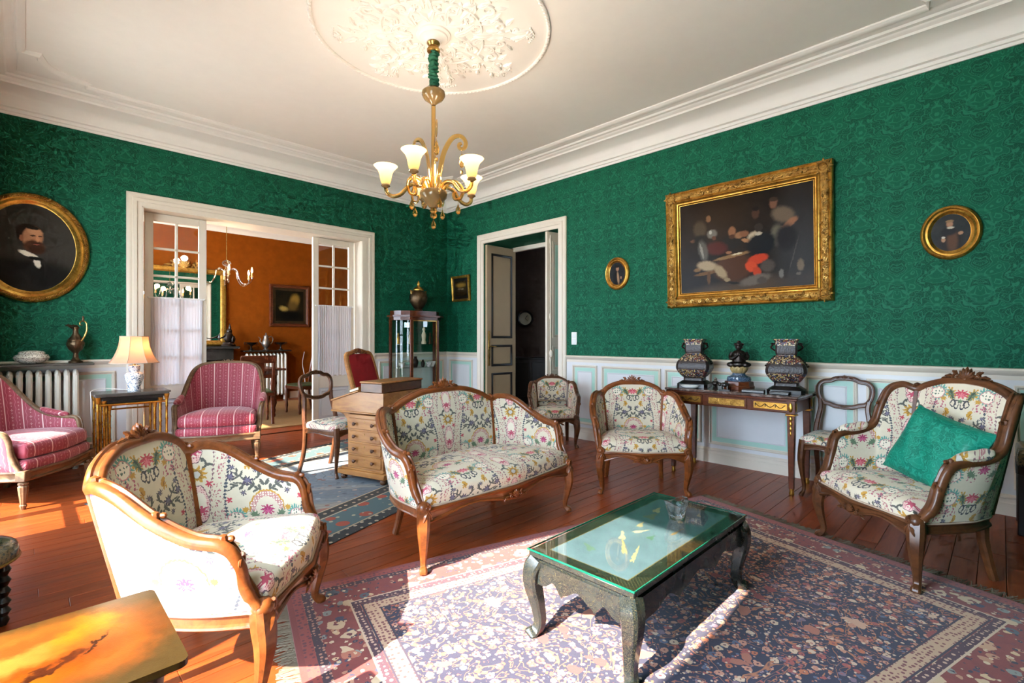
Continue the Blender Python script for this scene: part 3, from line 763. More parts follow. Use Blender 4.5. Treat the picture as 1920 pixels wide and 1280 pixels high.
# glazed sliding doors with panes
def sliding(name, x0, x1, label):
    w = x1 - x0; yc = BY + .19; z1 = OPZ - .022; st = .075
    o = bpy.data.objects.new(name, None); COL.objects.link(o); o['kind'] = 'structure'; o['label'] = label; o['category'] = 'sliding door'; o.location = (x0, yc, 0)
    fr = MB()
    for x in (st / 2, w - st / 2): fr.box((x, 0, z1 / 2), (st, .045, z1), .003)
    zt = 2.50; zb = .72
    for z0_, z1_ in ((zt, z1), (.0, .14), (.56, zb)): fr.box((w / 2, 0, (z0_ + z1_) / 2), (w - 2 * st, .045, z1_ - z0_), .003)
    obj('door_frame', fr, M['white'], o)
    b = MB(); nr = 6; hh = (zt - zb) / nr; gw = w - 2 * st
    b.box((w / 2, 0, (zt + zb) / 2), (.026, .03, zt - zb), .004)
    for i in range(1, nr): b.box((w / 2, 0, zb + i * hh), (gw, .03, .024), .004)
    obj('glazing_bars', b, M['white'], o)
    for i in range(nr):
        for s in (0, 1):
            p = MB(); p.box((0, 0, 0), (gw / 2 - .013, .004, hh - .024)); q = obj('pane', p, M['pane'], o, False)
            q.location = (st + gw / 4 + s * gw / 2, 0, zb + (i + .5) * hh)
    p = MB(); p.box((w / 2, .005, .35), (gw, .015, .44)); Mx = Matrix(((1, 0, 0, w / 2), (0, 0, -1, -.0025), (0, 1, 0, .35), (0, 0, 0, 1)))
    p.frame(gw - .06, .36, [(0, 0), (0, .01), (.012, .014), (.02, .004), (.03, 0)], M=Mx); obj('bottom_panel', p, M['panelwhite'], o)
    p = MB(); p.tube([(.03, -.04, 1.665), (w - .03, -.04, 1.665)], .006, 8)
    for x in (.03, w - .03): p.ell((x, -.04, 1.665), .012, 8)
    obj('curtain_rod', p, M['plastic'], o)
    return o
sliding('door_1', .925, 1.50, 'glazed white sliding door with voile beside the table lamp')
sliding('door_2', 2.735, 3.315, 'glazed white sliding door with voile behind the red chair')
def voile(x0, x1, label):
    w = x1 - x0; n = 110
    def fn(u, v):
        z = .72 + v * .955; a = .007 + .004 * math.sin(5 * u + 1)
        ph = 2 * PI * (15 * u + .35 * math.sin(7 * u) + .05 * math.sin(9 * v + 12 * u))
        pin = 1 - .03 * (1 - v) * math.cos(2 * PI * u * 2)
        return V(x0 + w * u * pin, BY + .150 + a * math.sin(ph) * (1 if v < .97 else .5), z - .006 * math.sin(ph * .5) * (v < .01))
    m_ = MB(); m_.grid(fn, n, 14); o = obj('voile_curtain', m_, M['voile']); tag(o, label, 'curtain', 'voile half curtains on the sliding doors')
voile(.975, 1.46, 'gathered white voile half curtain behind the table lamp'); voile(2.79, 3.27, 'gathered white voile half curtain behind the red velvet chair')
# hall double door
def hall_leaf(name, label, hinge, free, h, face, black=True, crem=False):
    hx, hy = hinge; fx, fy = free; w = math.hypot(fx - hx, fy - hy)
    o = bpy.data.objects.new(name, None); COL.objects.link(o); o['kind'] = 'structure'; o['label'] = label; o['category'] = 'door'
    o.location = (fx, fy, .01); o.rotation_euler = (0, 0, math.atan2(hy - fy, hx - fx))
    b = MB(); b.box((w / 2, 0, h / 2), (w, .042, h), .003); obj('leaf', b, M['beige'] if black else M['white'], o)
    for z0, z1 in ((1.22, h - .12), (.80, 1.12), (.12, .70)):
        Mx = Matrix(((1, 0, 0, w / 2), (0, 0, -1, -.021), (0, 1, 0, (z0 + z1) / 2), (0, 0, 0, 1)))
        p = MB(); p.frame(w - .17, z1 - z0, [(0, 0), (0, .012), (.010, .016), (.022, .010), (.034, .003)], M=Mx); q = obj('panel_moulding', p, M['blackpaint'] if black else M['white'], o)
        p = MB(); p.box((w / 2, -.022, (z0 + z1) / 2), (w - .26, .006, z1 - z0 - .09), .002); obj('panel', p, M['beige'] if black else M['mint'], o)
    if not crem:
        p = MB(); p.box((.035, -.027, 1.07), (.038, .012, .52), .004); lp = obj('lock_plate', p, M['brass'], o)
        p = MB(); p.tube([(.035, -.03, 1.10), (.035, -.075, 1.10), (.05, -.082, 1.10), (.13, -.082, 1.095)], .009, 8); obj('handle', p, M['brass'], lp)
    else:
        p = MB(); p.tube([(.045, -.035, .06), (.045, -.035, h - .05)], .009, 8)
        for z in (.2, .95, 1.5, h - .12): p.ell((.045, -.035, z), (.018, .016, .05), 8)
        p.ell((.045, -.05, 1.02), (.028, .03, .05), 8); obj('bolt_rod', p, M['white'], o)
hall_leaf('door_3', 'open beige hall door leaf with black mouldings', (5.44, 5.38), (4.845, 5.385), 2.60, -1)
hall_leaf('door_4', 'narrow white hall door leaf with a long bolt rod', (5.42, 4.03), (4.80, 4.175), 2.60, -1, False, True)
# windows
def french(name, label, a, b, z0=0.0, z1=WTOP, xw=LX - .13, opened=False):
    o = bpy.data.objects.new(name, None); COL.objects.link(o); o['kind'] = 'structure'; o['label'] = label; o['category'] = 'window'; o.location = (xw, (a + b) / 2, z0)
    w, h = b - a, z1 - z0; f = MB()
    for s in (-1, 1): f.box((0, s * (w / 2 - .03), h / 2), (.06, .06, h))
    f.box((0, 0, h - .03), (.06, w, .06))
    if opened:
        f.box((0, 0, .015), (.06, w, .03)); obj('window_frame', f, M['white'], o, False)
        for s in (-1, 1):
            L = w / 2 - .03; yy = s * (w / 2 - .02); g = MB()
            for x in (-.06, -.06 - L): g.box((x, yy, h / 2), (.06, .04, h - .08))
            for k_ in range(5): g.box((-.06 - L / 2, yy, .06 + (h - .15) * k_ / 4), (L, .04, .05))
            c = obj('casement', g, M['white'], o, False)
            for k_ in range(4):
                g = MB(); g.box((-.06 - L / 2, yy, .06 + (h - .15) * (k_ + .5) / 4), (L, .004, (h - .15) / 4)); obj('pane', g, M['pane'], c, False)
        return o
    f.box((0, 0, .05), (.06, w, .10)); f.box((0, 0, h / 2), (.065, .10, h))
    obj('window_frame', f, M['white'], o, False)
    f = MB()
    for s in (-1, 1):
        for k_ in range(1, 4): f.box((0, s * w / 4, h * k_ / 4), (.035, w / 2 - .1, .035))
    obj('glazing_bars', f, M['white'], o, False)
    for s in (-1, 1):
        for k_ in range(4):
            f = MB(); f.box((0, s * w / 4, h * (k_ + .5) / 4), (.004, w / 2 - .1, h / 4 - .03)); obj('pane', f, M['pane'], o, False)
    return o
french('window_1', 'French window lighting the striped armchair', *WINS[0]); french('window_2', 'French window standing open towards the lacquer coffee table', *WINS[1], opened=True)
# hall beyond the door
mb = MB(); hx0, hx1, hy0, hy1 = AX + RV, 8.2, 2.2, 8.0
bxs(mb, hx1, hx1 + .1, hy0, hy1, 0, 3.4); bxs(mb, hx0, hx1, hy1, hy1 + .1, 0, 3.4); bxs(mb, hx0, 6.4, hy0 - .1, hy0, 0, 3.4); bxs(mb, 6.9, hx1, hy0 - .1, hy0, 0, 3.4); bxs(mb, 6.4, 6.9, hy0 - .1, hy0, 0, 1.5); bxs(mb, 6.4, 6.9, hy0 - .1, hy0, 2.1, 3.4); bxs(mb, hx0, hx0 + .02, hy0, DRY[0], 0, 3.4); bxs(mb, hx0, hx0 + .02, DRY[1], hy1, 0, 3.4)  # gap in the unseen side wall added to let daylight into the hall
struct('wall_hall', mb, M['darkstripe'], 'dim striped walls of the hall', 'wall')
mb = MB(); bxs(mb, hx0, hx1, hy0, hy1, -.1, 0); struct('floor_hall', mb, M['halldark'], 'dark hall floor', 'floor')
mb = MB(); bxs(mb, hx0, hx1, hy0, hy1, 3.4, 3.5); struct('ceiling_hall', mb, M['plaster'], 'hall ceiling', 'ceiling')
# dining room shell
dx0, dx1 = -.6, 5.6; dy0 = BY + WT
mb = MB(); bxs(mb, dx0, dx1, DY, DY + .1, 0, 3.45); struct('wall_dining_far', mb, M['orange'], 'orange grasscloth wall of the dining room', 'wall')
mb = MB(); bxs(mb, dx0 - .1, dx0, dy0, 6.9, 0, 3.45); bxs(mb, dx0 - .1, dx0, 9.6, DY, 0, 3.45); bxs(mb, dx0 - .1, dx0, 6.9, 9.6, 0, .3); bxs(mb, dx0 - .1, dx0, 6.9, 9.6, 2.6, 3.45); bxs(mb, dx1, dx1 + .1, dy0, DY, 0, 3.45)
struct('wall_dining_side', mb, M['orange'], 'orange side walls of the dining room', 'wall')
mb = MB(); bxs(mb, dx0, dx1, dy0 - .04, DY, -.1, 0); struct('floor_dining', mb, M['plank'], 'dining room floor', 'floor')
mb = MB(); bxs(mb, dx0, dx1, dy0, DY, 3.42, 3.5); struct('ceiling_dining', mb, M['plaster'], 'dining room ceiling', 'ceiling')
mb = MB(); mb.frame(dx1 - dx0, DY - dy0, [(0, 3.23), (.02, 3.23), (.03, 3.26), (.10, 3.36), (.16, 3.38), (.18, 3.42)], M=Matrix.Translation(((dx0 + dx1) / 2, (dy0 + DY) / 2, 0))); struct('trim_4', mb, M['plaster'], None, None, True)
mb = MB(); bxs(mb, 3.9, dx1, DY - .02, DY, 0, .14); struct('baseboard_dining', mb, M['white'])
mb = MB(); mb.box((2.5, 8.45, .006), (4.2, 2.9, .012), .004); tag(obj('dining_rug', mb, M['carpet']), 'plain tan carpet under the dining table', 'rug')
portal('window_portal', (dx0 - .15, 8.25, 1.45), (0, R(-90), 0), 2.3, 2.7)
# drapes held back beside the second window shape its light on the rug
def drape(yo, yi, label):
    "yo outer edge, yi inner edge of the gathered cloth"
    def fn(u, v):
        z = .02 + v * 2.78
        pinch = math.exp(-((z - 1.05) / .34) ** 2); top = max(0, (z - 1.05) / 1.75)
        inner = yo + (yi - yo) * (.30 + .70 * top ** 1.1 if z > 1.05 else .30 + .25 * (1 - z / 1.05))
        yy = yo + (inner - yo) * u
        return V(LX + .10 + .035 * math.sin(u * 2 * PI * 7) * (1 - .6 * pinch), yy, z)
    m_ = MB(); m_.grid(fn, 64, 30); tag(obj('drape', m_, M['drape']), label, 'drape')
drape(2.52, 1.55, 'green drape tied back beside the coffee table window')
# ------------------------------------------------------------------ carved ornament
def leaf(mb, c, ang, L, W, h, bend=0.0, M=None):
    "a ridged leaf lying in the xy plane, rising h"
    vs_ = []; fs = []; n = 6
    for i in range(n + 1):
        t = i / n; a = ang + bend * t; 
        x = c[0] + math.cos(ang + bend * t * .5) * L * t; y = c[1] + math.sin(ang + bend * t * .5) * L * t
        w = W * math.sin(PI * min(1, t * .92 + .06)) * (1 + .25 * math.cos(t * 14)); z = (c[2] if len(c) > 2 else 0) + h * math.sin(PI * (t * .8 + .15))
        nx, ny = -math.sin(a), math.cos(a); z0 = c[2] if len(c) > 2 else 0
        vs_ += [(x - nx * w, y - ny * w, z0), (x - nx * w * .45, y - ny * w * .45, z), (x, y, z * .8 + z0 * .2), (x + nx * w * .45, y + ny * w * .45, z), (x + nx * w, y + ny * w, z0)]
    for i in range(n):
        for q in range(4): fs.append((i * 5 + q, i * 5 + q + 1, i * 5 + q + 6, i * 5 + q + 5))
    mb.add(vs_, fs, M)
def spiral(c, r, a0, turns, n=18, z=0.0, tail=None):
    pts = []
    if tail: pts.append(tail)
    for i in range(n + 1):
        t = i / n; a = a0 + turns * 2 * PI * t; q = r * (1 - .82 * t)
        pts.append((c[0] + q * math.cos(a), c[1] + q * math.sin(a), z))
    return pts
def scroll(mb, c, r, a0, turns, rad, z=0.0, M=None, tail=None):
    p = spiral(c, r, a0, turns, 16, z, tail); mb.tube(p, rad, 6, [1 - .45 * i / (len(p) - 1) for i in range(len(p))], M=M)
def crest(mb, w, h, M=None):
    "carved shell between scrolls and leaves, w wide and h high, in the xy plane, z out"
    for k in range(-3, 4):
        a = PI / 2 + k * .36; L = h * (.95 - .06 * abs(k))
        mb.ell((0, 0, 0), (h * .13, L * .55, h * .16), 8, (M if M is not None else Matrix()) @ Matrix.Translation((math.cos(a) * L * .45, math.sin(a) * L * .45, .004)) @ Matrix.Rotation(a - PI / 2, 4, 'Z'))
    mb.ell((0, h * .02, h * .12), (h * .2, h * .16, h * .14), 8, M)
    for s in (-1, 1):
        scroll(mb, (s * w * .20, h * .12), h * .26, PI / 2, -s * 1.15, h * .10, .004, M)
        for j, (fx, fy, aa, L) in enumerate(((.24, .16, .25, .20), (.30, .02, -.05, .22), (.18, .34, .75, .14), (.38, .05, -.2, .14))):
            a = aa if s > 0 else PI - aa
            leaf(mb, (s * w * fx, h * fy), a, w * L, h * .14, h * .16, -s * .5, M)
# ------------------------------------------------------------------ Louis XV and XVI seats
RAILP = [(-.024, -.022), (.024, -.022), (.030, -.006), (.027, .006), (.020, .013), (.011, .014), (.006, .007), (-.006, .007), (-.011, .014), (-.020, .013), (-.027, .006), (-.030, -.006)]
def cabriole(mb, x, y, d, h=.33, k=1.0, foot=1):
    d = Vector((d[0], d[1], 0)).normalized()
    pts = [(0.0, h + .02), (.010, h * .86), (.018, h * .66), (.006, h * .42), (-.010, h * .2), (-.006, h * .09), (.014 * foot, .012), (.018 * foot, 0)]
    sc = [1.05, 1.12, .98, .72, .54, .52, .66, .6]
    q = cr([(a, b, s) for (a, b), s in zip(pts, sc)], 4)
    mb.sweep([V(x, y, 0) + d * a + V(0, 0, max(b, 0)) for a, b, s in q], rsq(.031 * k), [s for a, b, s in q], up=(d.x, d.y, .001))
def seat_mesh(out, z0, zs, crown, uoff=0.0):
    "upholstered seat over the outline out: side wall, rolled edge, crowned top"
    n = len(out); cx = sum(p[0] for p in out) / n; cy_ = sum(p[1] for p in out) / n
    h = zs - z0
    rings = [(1.0, z0), (1.012, z0 + h * .35), (1.008, z0 + h * .7), (.985, z0 + h * .93), (.95, zs + crown * .12), (.88, zs + crown * .38), (.74, zs + crown * .68), (.5, zs + crown * .9), (.25, zs + crown)]
    m_ = MB(); vs_ = []; uv = []; fs = []
    for k, z in rings:
        for (x, y) in out:
            vs_.append((cx + (x - cx) * k, cy_ + (y - cy_) * k, z))
            uv.append((vs_[-1][0] + uoff, (vs_[-1][1] + .21 + (z - zs if k > .98 else 0) * (1 if y < cy_ else -1)) * 1.2 + .46))
    vs_.append((cx, cy_, zs + crown)); uv.append((cx + uoff, (cy_ + .21) * 1.2 + .46))
    for j in range(len(rings) - 1):
        for i in range(n): fs.append((j * n + i, j * n + (i + 1) % n, (j + 1) * n + (i + 1) % n, (j + 1) * n + i))
    L = (len(rings) - 1) * n
    for i in range(n): fs.append((L + i, L + (i + 1) % n, len(vs_) - 1))
    m_.add(vs_, fs, None, uv); return m_
def apron_mesh(pts, prof, zt, zbf):
    "moulded seat rail along pts (x, y, nx, ny, zbottom); prof = (out, fraction of height)"
    m_ = MB(); n = len(pts); k = len(prof); vs_ = []; fs = []
    for (x, y, nx, ny, zb) in pts:
        for o, f in prof: vs_.append((x + nx * o, y + ny * o, zb + (zt - zb) * f))
    for i in range(n - 1):
        for q in range(k): fs.append((i * k + q, i * k + (q + 1) % k, (i + 1) * k + (q + 1) % k, (i + 1) * k + q))
    m_.add(vs_, fs + [tuple(range(k)), tuple((n - 1) * k + q for q in range(k))]); return m_
APR = [(-.03, 0), (.010, 0), (.016, .10), (.014, .22), (.006, .30), (.006, .62), (.012, .72), (.018, .84), (.014, 1.0), (-.03, 1.0)]
def shell_chair(name, label, cps, loc, rz, group=None, stile=3, zr=.335, zs=.412, crown=.042, apr=.06, fab='tap', wd='walnut', legs='cabriole', crestw=.26, cresth=.07, nspan=6, railk=1.0, cat='armchair', pads=False, gap=0.0, side_crest=True, cushion=False, bulge=.05, uoff=0.0, stiles=True):
    t = thing(name, label, cat, loc, rz, group)
    H = cr(cps, nspan); n = len(H); ks = stile * nspan
    full = [(-a, b, c, -d, e) for a, b, c, d, e in H[:0:-1]] + H
    N = len(full); C0 = n - 1
    # plan normals pointing out of the seat
    nor = []
    for i in range(N):
        a, b = full[max(i - 1, 0)], full[min(i + 1, N - 1)]; tx, ty = b[0] - a[0], b[1] - a[1]; L = math.hypot(tx, ty) or 1
        nor.append((-ty / L, tx / L))
    arc = [0.0] * N
    for i in range(1, N): arc[i] = arc[i - 1] + math.hypot(full[i][0] - full[i - 1][0], full[i][1] - full[i - 1][1])
    mid = arc[C0]; arc = [a - mid for a in arc]
    def pt(i, f, off, zb):
        xt, yt, zt, xb, yb = full[i]; zt = zt - .012; z = zb + max(zt - zb, .004) * f
        g = max(0, min(1, (z - zr) / max(zt - zr, .02)))
        x = xb + (xt - xb) * g; y = yb + (yt - yb) * g
        return V(x + nor[i][0] * off, y + nor[i][1] * off, z)
    def panel(nm, i0, i1, side, zb, puff):
        "side -1 = inside face, 1 = outside face"
        m_ = MB(); nv = 8; w = i1 - i0
        def fn(u, v):
            i = i0 + round(u * w); e = (math.sin(PI * (.04 + .92 * u)) * math.sin(PI * (.04 + .92 * v))) ** .5
            return pt(i, v, side * (.014 + puff * e), zb)
        def uvf(u, v):
            i = i0 + round(u * w); z = pt(i, v, 0, zb).z
            return (arc[i] + uoff, (z - cps[0][2] + .078) * 1.2 + .46 if fab == 'tap' else z)
        m_.grid(fn, w, nv, uvf)
        if side < 0: m_.f = [f[::-1] for f in m_.f]
        p = obj(nm, m_, M[fab], t, True, 80)
        if fab == 'tap':
            ring = [fn(k / w, 1) for k in range(w + 1)] + [fn(1, 1 - k / nv) for k in range(1, nv + 1)] + [fn(1 - k / w, 0) for k in range(1, w + 1)] + [fn(0, k / nv) for k in range(1, nv)]
            g = MB(); g.tube([q + V(0, 0, -.006) for q in ring], .0042, 5, closed=True); obj('gimp', g, M['gimp'], p)
    a, b = C0 - ks, C0 + ks
    panel('back_panel', a, b, -1, zs + gap, .022); panel('outer_back_panel', a, b, 1, zr + gap, .008)
    for i0, i1 in ((0, a), (b, N - 1)):
        panel('side_panel', i0, i1, -1, zs - .03, .018); panel('outer_side_panel', i0, i1, 1, zr, .008)
    # carved top rail in one piece down to the front corners
    m_ = MB(); m_.sweep([V(q[0], q[1], q[2]) for q in full], [(x * railk, y * railk) for x, y in RAILP], [.82 if min(i, N - 1 - i) < 3 else 1 for i in range(N)])
    rail = obj('top_rail', m_, M[wd], t)
    for i in (a, b) if stiles else ():
        m_ = MB(); m_.sweep([pt(i, v / 6, 0, zr) for v in range(7)], [(x * .62, y * 1.05) for x, y in rsq(.024)], up=(nor[i][0], nor[i][1], 0)); obj('stile', m_, M[wd], t)
    if gap > 0:
        m_ = MB(); m_.sweep([pt(i, 0, 0, zs + gap) for i in range(a, b + 1)], rsq(.016)); obj('lower_back_rail', m_, M[wd], t)
    # seat
    f0 = full[-1]; xr, yf = f0[3], f0[4]
    ns = 24; fr = []
    for k in range(1, ns):
        x = xr * (1 - 2 * k / ns); u = x / xr
        fr.append((x, yf - bulge * (1 - abs(u) ** 2.2) + .012 * math.sin(abs(u) * PI) * (bulge > .03)))
    ins = [(q[3] - nor[i][0] * .012, q[4] - nor[i][1] * .012) for i, q in enumerate(full)]
    out = ins + fr
    obj('seat', seat_mesh(out, zr, zs, crown, uoff), M[fab], t, True, 70)
    if fab == 'tap':
        g = MB(); g.tube([(x * 1.01, y * 1.012, zr + .004) for x, y in out[len(ins) - 2:] + out[:2]], .005, 5); obj('gimp', g, M['gimp'], t)
    # seat rail
    side = [(q[3], q[4], nor[i][0], nor[i][1], zr - apr) for i, q in enumerate(full)]
    fp = []; F_ = [(xr, yf)] + fr + [(-xr, yf)]
    for k, (x, y) in enumerate(F_):
        p0, p1 = F_[max(k - 1, 0)], F_[min(k + 1, len(F_) - 1)]; tx, ty = p1[0] - p0[0], p1[1] - p0[1]; L = math.hypot(tx, ty)
        u = x / xr
        zb = zr - apr - (.022 * math.cos(2 * PI * u) * min(1, apr / .05) if legs == 'cabriole' else 0)
        fp.append((x, y, -ty / L, tx / L, zb))
    obj('side_rail', apron_mesh(side, APR, zr, None), M[wd], t); fa = obj('front_rail', apron_mesh(fp, APR, zr, None), M[wd], t)
    zc = fp[len(fp) // 2][4]
    if legs == 'cabriole':
        m_ = MB(); Mx = Matrix.Translation((0, yf - bulge - .012, zc + .018)) @ Matrix.Rotation(R(90), 4, 'X')
        crest(m_, .20, .045, Mx); obj('front_carving', m_, M[wd], fa)
    # legs
    xl, yl = xr - .005, yf + .01
    for s in (-1, 1):
        m_ = MB()
        if legs == 'cabriole':
            cabriole(m_, s * xl, yl, (s * .6, -.8), zr - .01)
            leaf(m_, (0, 0, 0), -PI / 2, .07, .018, .012, 0, Matrix.Translation((s * (xl + .012), yl - .026, zr - .02)) @ Matrix.Rotation(R(90), 4, 'X'))
        else:
            m_.box((s * xl, yl, zr - .035), (.062, .062, .075), .004)
            m_.lathe([(.022, zr - .078), (.030, zr - .085), (.030, zr - .095), (.022, zr - .102), (.031, zr - .112), (.030, zr - .13), (.017, .035), (.022, .03), (.020, .018), (.013, 0)][::-1], 20, (s * xl, yl, 0), flute=.10)
        lg = obj('leg', m_, M[wd], t)
        if legs == 'cabriole':
            m_ = MB(); m_.ell((s * (xl + .002), yl - .004, zr + .004), (.038, .038, .034), 12); Mx = Matrix.Translation((s * xl, yl - .036, zr - .005)) @ Matrix.Rotation(R(90), 4, 'X')
            scroll(m_, (0, .012), .020, PI / 2, s * 1.1, .007, 0, Mx)
            for q in (-.5, 0, .5): leaf(m_, (0, -.004, 0), -PI / 2 + q, .06, .011, .010, 0, Mx)
            obj('corner_carving', m_, M[wd], lg)
        bi = C0 + s * int(ks * (1.05 if legs == 'cabriole' else .9)); bx_, by_ = full[bi][3] * .96, full[bi][4] * .96 - .01
        m_ = MB(); m_.sweep([V(bx_, by_, zr - .01), V(bx_, by_ + .005, zr * .6), V(bx_ * 1.03, by_ + .03, zr * .25), V(bx_ * 1.06, by_ + .05, 0)], rsq(.022), [1.1, 1, .85, .8], up=(1, 0, 0)); obj('leg', m_, M[wd], t)
    # carving on the rail
    m_ = MB(); q = full[C0]; Mx = Matrix.Translation((0, q[1] - .012, q[2] + .002)) @ Matrix.Rotation(R(82), 4, 'X')
    crest(m_, crestw, cresth, Mx); obj('crest_carving', m_, M[wd], rail)
    if side_crest:
        for s in (-1, 1):
            for kk, sz in ((stile, .022), (min(stile + 3, len(cps) - 4), .016), (len(cps) - 4, .018)):
                q = full[C0 + s * kk * nspan]; m_ = MB()
                m_.ell((q[0], q[1], q[2] + .012), (sz * .9, sz * .9, sz), 8); m_.ell((q[0] * .985, q[1] - .02, q[2] + .012), (sz * .6, sz * .8, sz * .6), 8); obj('knuckle', m_, M[wd], rail)
    # scroll at each arm front
        for s in (-1, 1):
            q = full[C0 + s * ((len(cps) - 3) * nspan)]; m_ = MB()
            scroll(m_, (0, 0), .024, PI * .5, s * 1.2, .008, 0, Matrix.Translation((q[0] + s * .012, q[1] - .016, q[2] - .012)) @ Matrix.Rotation(R(90), 4, 'X')); obj('arm_scroll', m_, M[wd], rail)
    if pads:
        for s in (-1, 1):
            k0, k1 = (pads[0], pads[1]); pp = [full[C0 + s * int(k * nspan)] for k in [k0 + (k1 - k0) * j / 8 for j in range(9)]]
            m_ = MB(); m_.sweep([V(p[0], p[1], p[2] + .018) for p in pp], [(a * 1.3, b) for a, b in ngon(.028, 10)], [.35, .75, .95, 1, 1, 1, .95, .75, .35])
            m_.uv = {i: (v.y * 1.0 + v.x, v.z + v.x * .5) for i, v in enumerate(m_.v)}; obj('arm_pad', m_, M[fab], t)
    if cushion:
        out2 = [(x * .97, y * .97) for x, y in out]
        nn = len(out2); cx = sum(p[0] for p in out2) / nn; cy_ = sum(p[1] for p in out2) / nn; z0 = zs + .004
        rings = [(.9, z0), (.985, z0 + .012), (1.0, z0 + .045), (.99, z0 + .085), (.955, z0 + .108), (.85, z0 + .125), (.6, z0 + .145), (.3, z0 + .152)]
        m_ = MB(); vs_ = []; uv = []; fs = []
        for k_, z in rings:
            for (x, y) in out2:
                vs_.append((cx + (x - cx) * k_, cy_ + (y - cy_) * k_, z)); uv.append((vs_[-1][0], vs_[-1][1] + z))
        vs_.append((cx, cy_, z0 + .154)); uv.append((cx, cy_ + z0 + .15))
        for j in range(len(rings) - 1):
            for i in range(nn): fs.append((j * nn + i, j * nn + (i + 1) % nn, (j + 1) * nn + (i + 1) % nn, (j + 1) * nn + i))
        L = (len(rings) - 1) * nn
        for i in range(nn): fs.append((L + i, L + (i + 1) % nn, len(vs_) - 1))
        m_.add(vs_, fs, None, uv); obj('seat_cushion', m_, M[fab], t, True, 75)
    return t
BERG = [(0, .34, .83, 0, .26), (.12, .335, .825, .11, .255), (.22, .32, .785, .19, .24), (.27, .30, .735, .235, .22), (.312, .255, .748, .265, .18), (.352, .17, .725, .30, .10), (.372, .06, .65, .325, .0), (.375, -.05, .59, .335, -.09), (.372, -.14, .568, .335, -.15), (.362, -.178, .52, .335, -.18), (.35, -.20, .43, .335, -.21), (.345, -.24, .352, .335, -.25)]
SOFA = [(0, .34, .868, 0, .27), (.18, .335, .862, .17, .27), (.33, .325, .82, .32, .26), (.44, .31, .768, .42, .245), (.50, .28, .785, .47, .22), (.58, .20, .765, .54, .14), (.635, .08, .68, .59, .03), (.655, -.05, .615, .615, -.08), (.655, -.15, .595, .62, -.16), (.645, -.19, .54, .625, -.2), (.635, -.215, .44, .625, -.23), (.635, -.265, .365, .63, -.28)]
WING = [(0, .36, .985, 0, .24), (.12, .355, .975, .11, .24), (.22, .34, .945, .19, .23), (.28, .32, .915, .24, .21), (.33, .27, .938, .27, .17), (.365, .21, .905, .29, .12), (.376, .16, .80, .31, .07), (.38, .12, .69, .32, .03), (.385, .03, .645, .33, -.05), (.38, -.12, .62, .335, -.14), (.365, -.17, .52, .335, -.19), (.36, -.2, .42, .335, -.22), (.355, -.25, .355, .34, -.26)]
SMALL = [(0, .26, .76, 0, .20), (.10, .257, .752, .09, .20), (.17, .245, .72, .15, .19), (.20, .23, .69, .18, .175), (.235, .20, .705, .20, .15), (.26, .13, .685, .22, .08), (.275, .04, .60, .235, .01), (.28, -.04, .57, .24, -.06), (.278, -.10, .555, .24, -.12), (.268, -.13, .50, .24, -.15), (.258, -.15, .43, .24, -.17), (.25, -.19, .35, .24, -.2)]
PINK = [(0, .36, .965, 0, .27), (.13, .355, .962, .12, .268), (.25, .335, .94, .22, .25), (.315, .29, .88, .28, .21), (.35, .22, .77, .31, .15), (.37, .13, .655, .33, .07), (.38, .04, .59, .345, -.02), (.385, -.08, .56, .355, -.11), (.385, -.17, .55, .36, -.19), (.375, -.205, .50, .36, -.22), (.368, -.225, .38, .36, -.245), (.365, -.27, .275, .36, -.29)]
shell_chair('carved_armchair', 'floral tapestry armchair in front of the console table', BERG, (3.63, 2.14, 0), R(-49.5), 'floral tapestry tub armchairs')
shell_chair('carved_armchair', 'floral tapestry armchair lit by the sun beside the painted table', BERG, (.569, 2.12, .0056), R(51.9), 'floral tapestry tub armchairs')
shell_chair('carved_sofa', 'carved walnut sofa in floral tapestry in front of the desk', SOFA, (2.085, 2.42, .0056), R(2.5), cat='sofa', crestw=.30, cresth=.085, zs=.42, crown=.05, bulge=.06, uoff=.30)
wing = shell_chair('winged_armchair', 'high winged floral armchair holding the green silk cushion', WING, (3.45, .37, .0056), R(-132), wd='walnut2', pads=(7.6, 9.0), crestw=.30, cresth=.08, zs=.40)
shell_chair('carved_side_armchair', 'small low floral armchair beside the hall doorway', SMALL, (4.35, 3.67, 0), R(-45), wd='walnut2', gap=.09, crestw=.22, cresth=.05, railk=.8, zs=.40, bulge=.03)
shell_chair('striped_armchair', 'pink striped armchair in front of the radiator', PINK, (-.03, 5.40, 0), R(56), 'pink striped tub armchairs', fab='stripe', wd='greywood', legs='turned', zr=.275, zs=.345, crown=.01, apr=.075, pads=(5.6, 7.4), cushion=True, crestw=.16, cresth=.035, side_crest=False, bulge=.06, railk=.82, stiles=False)
shell_chair('striped_armchair', 'pink striped armchair in front of the dining room opening', PINK, (1.478, 5.76, 0), R(-23.6), 'pink striped tub armchairs', fab='stripe', wd='greywood', legs='turned', zr=.275, zs=.345, crown=.01, apr=.075, pads=(5.6, 7.4), cushion=True, crestw=.16, cresth=.035, side_crest=False, bulge=.06, railk=.82, stiles=False)
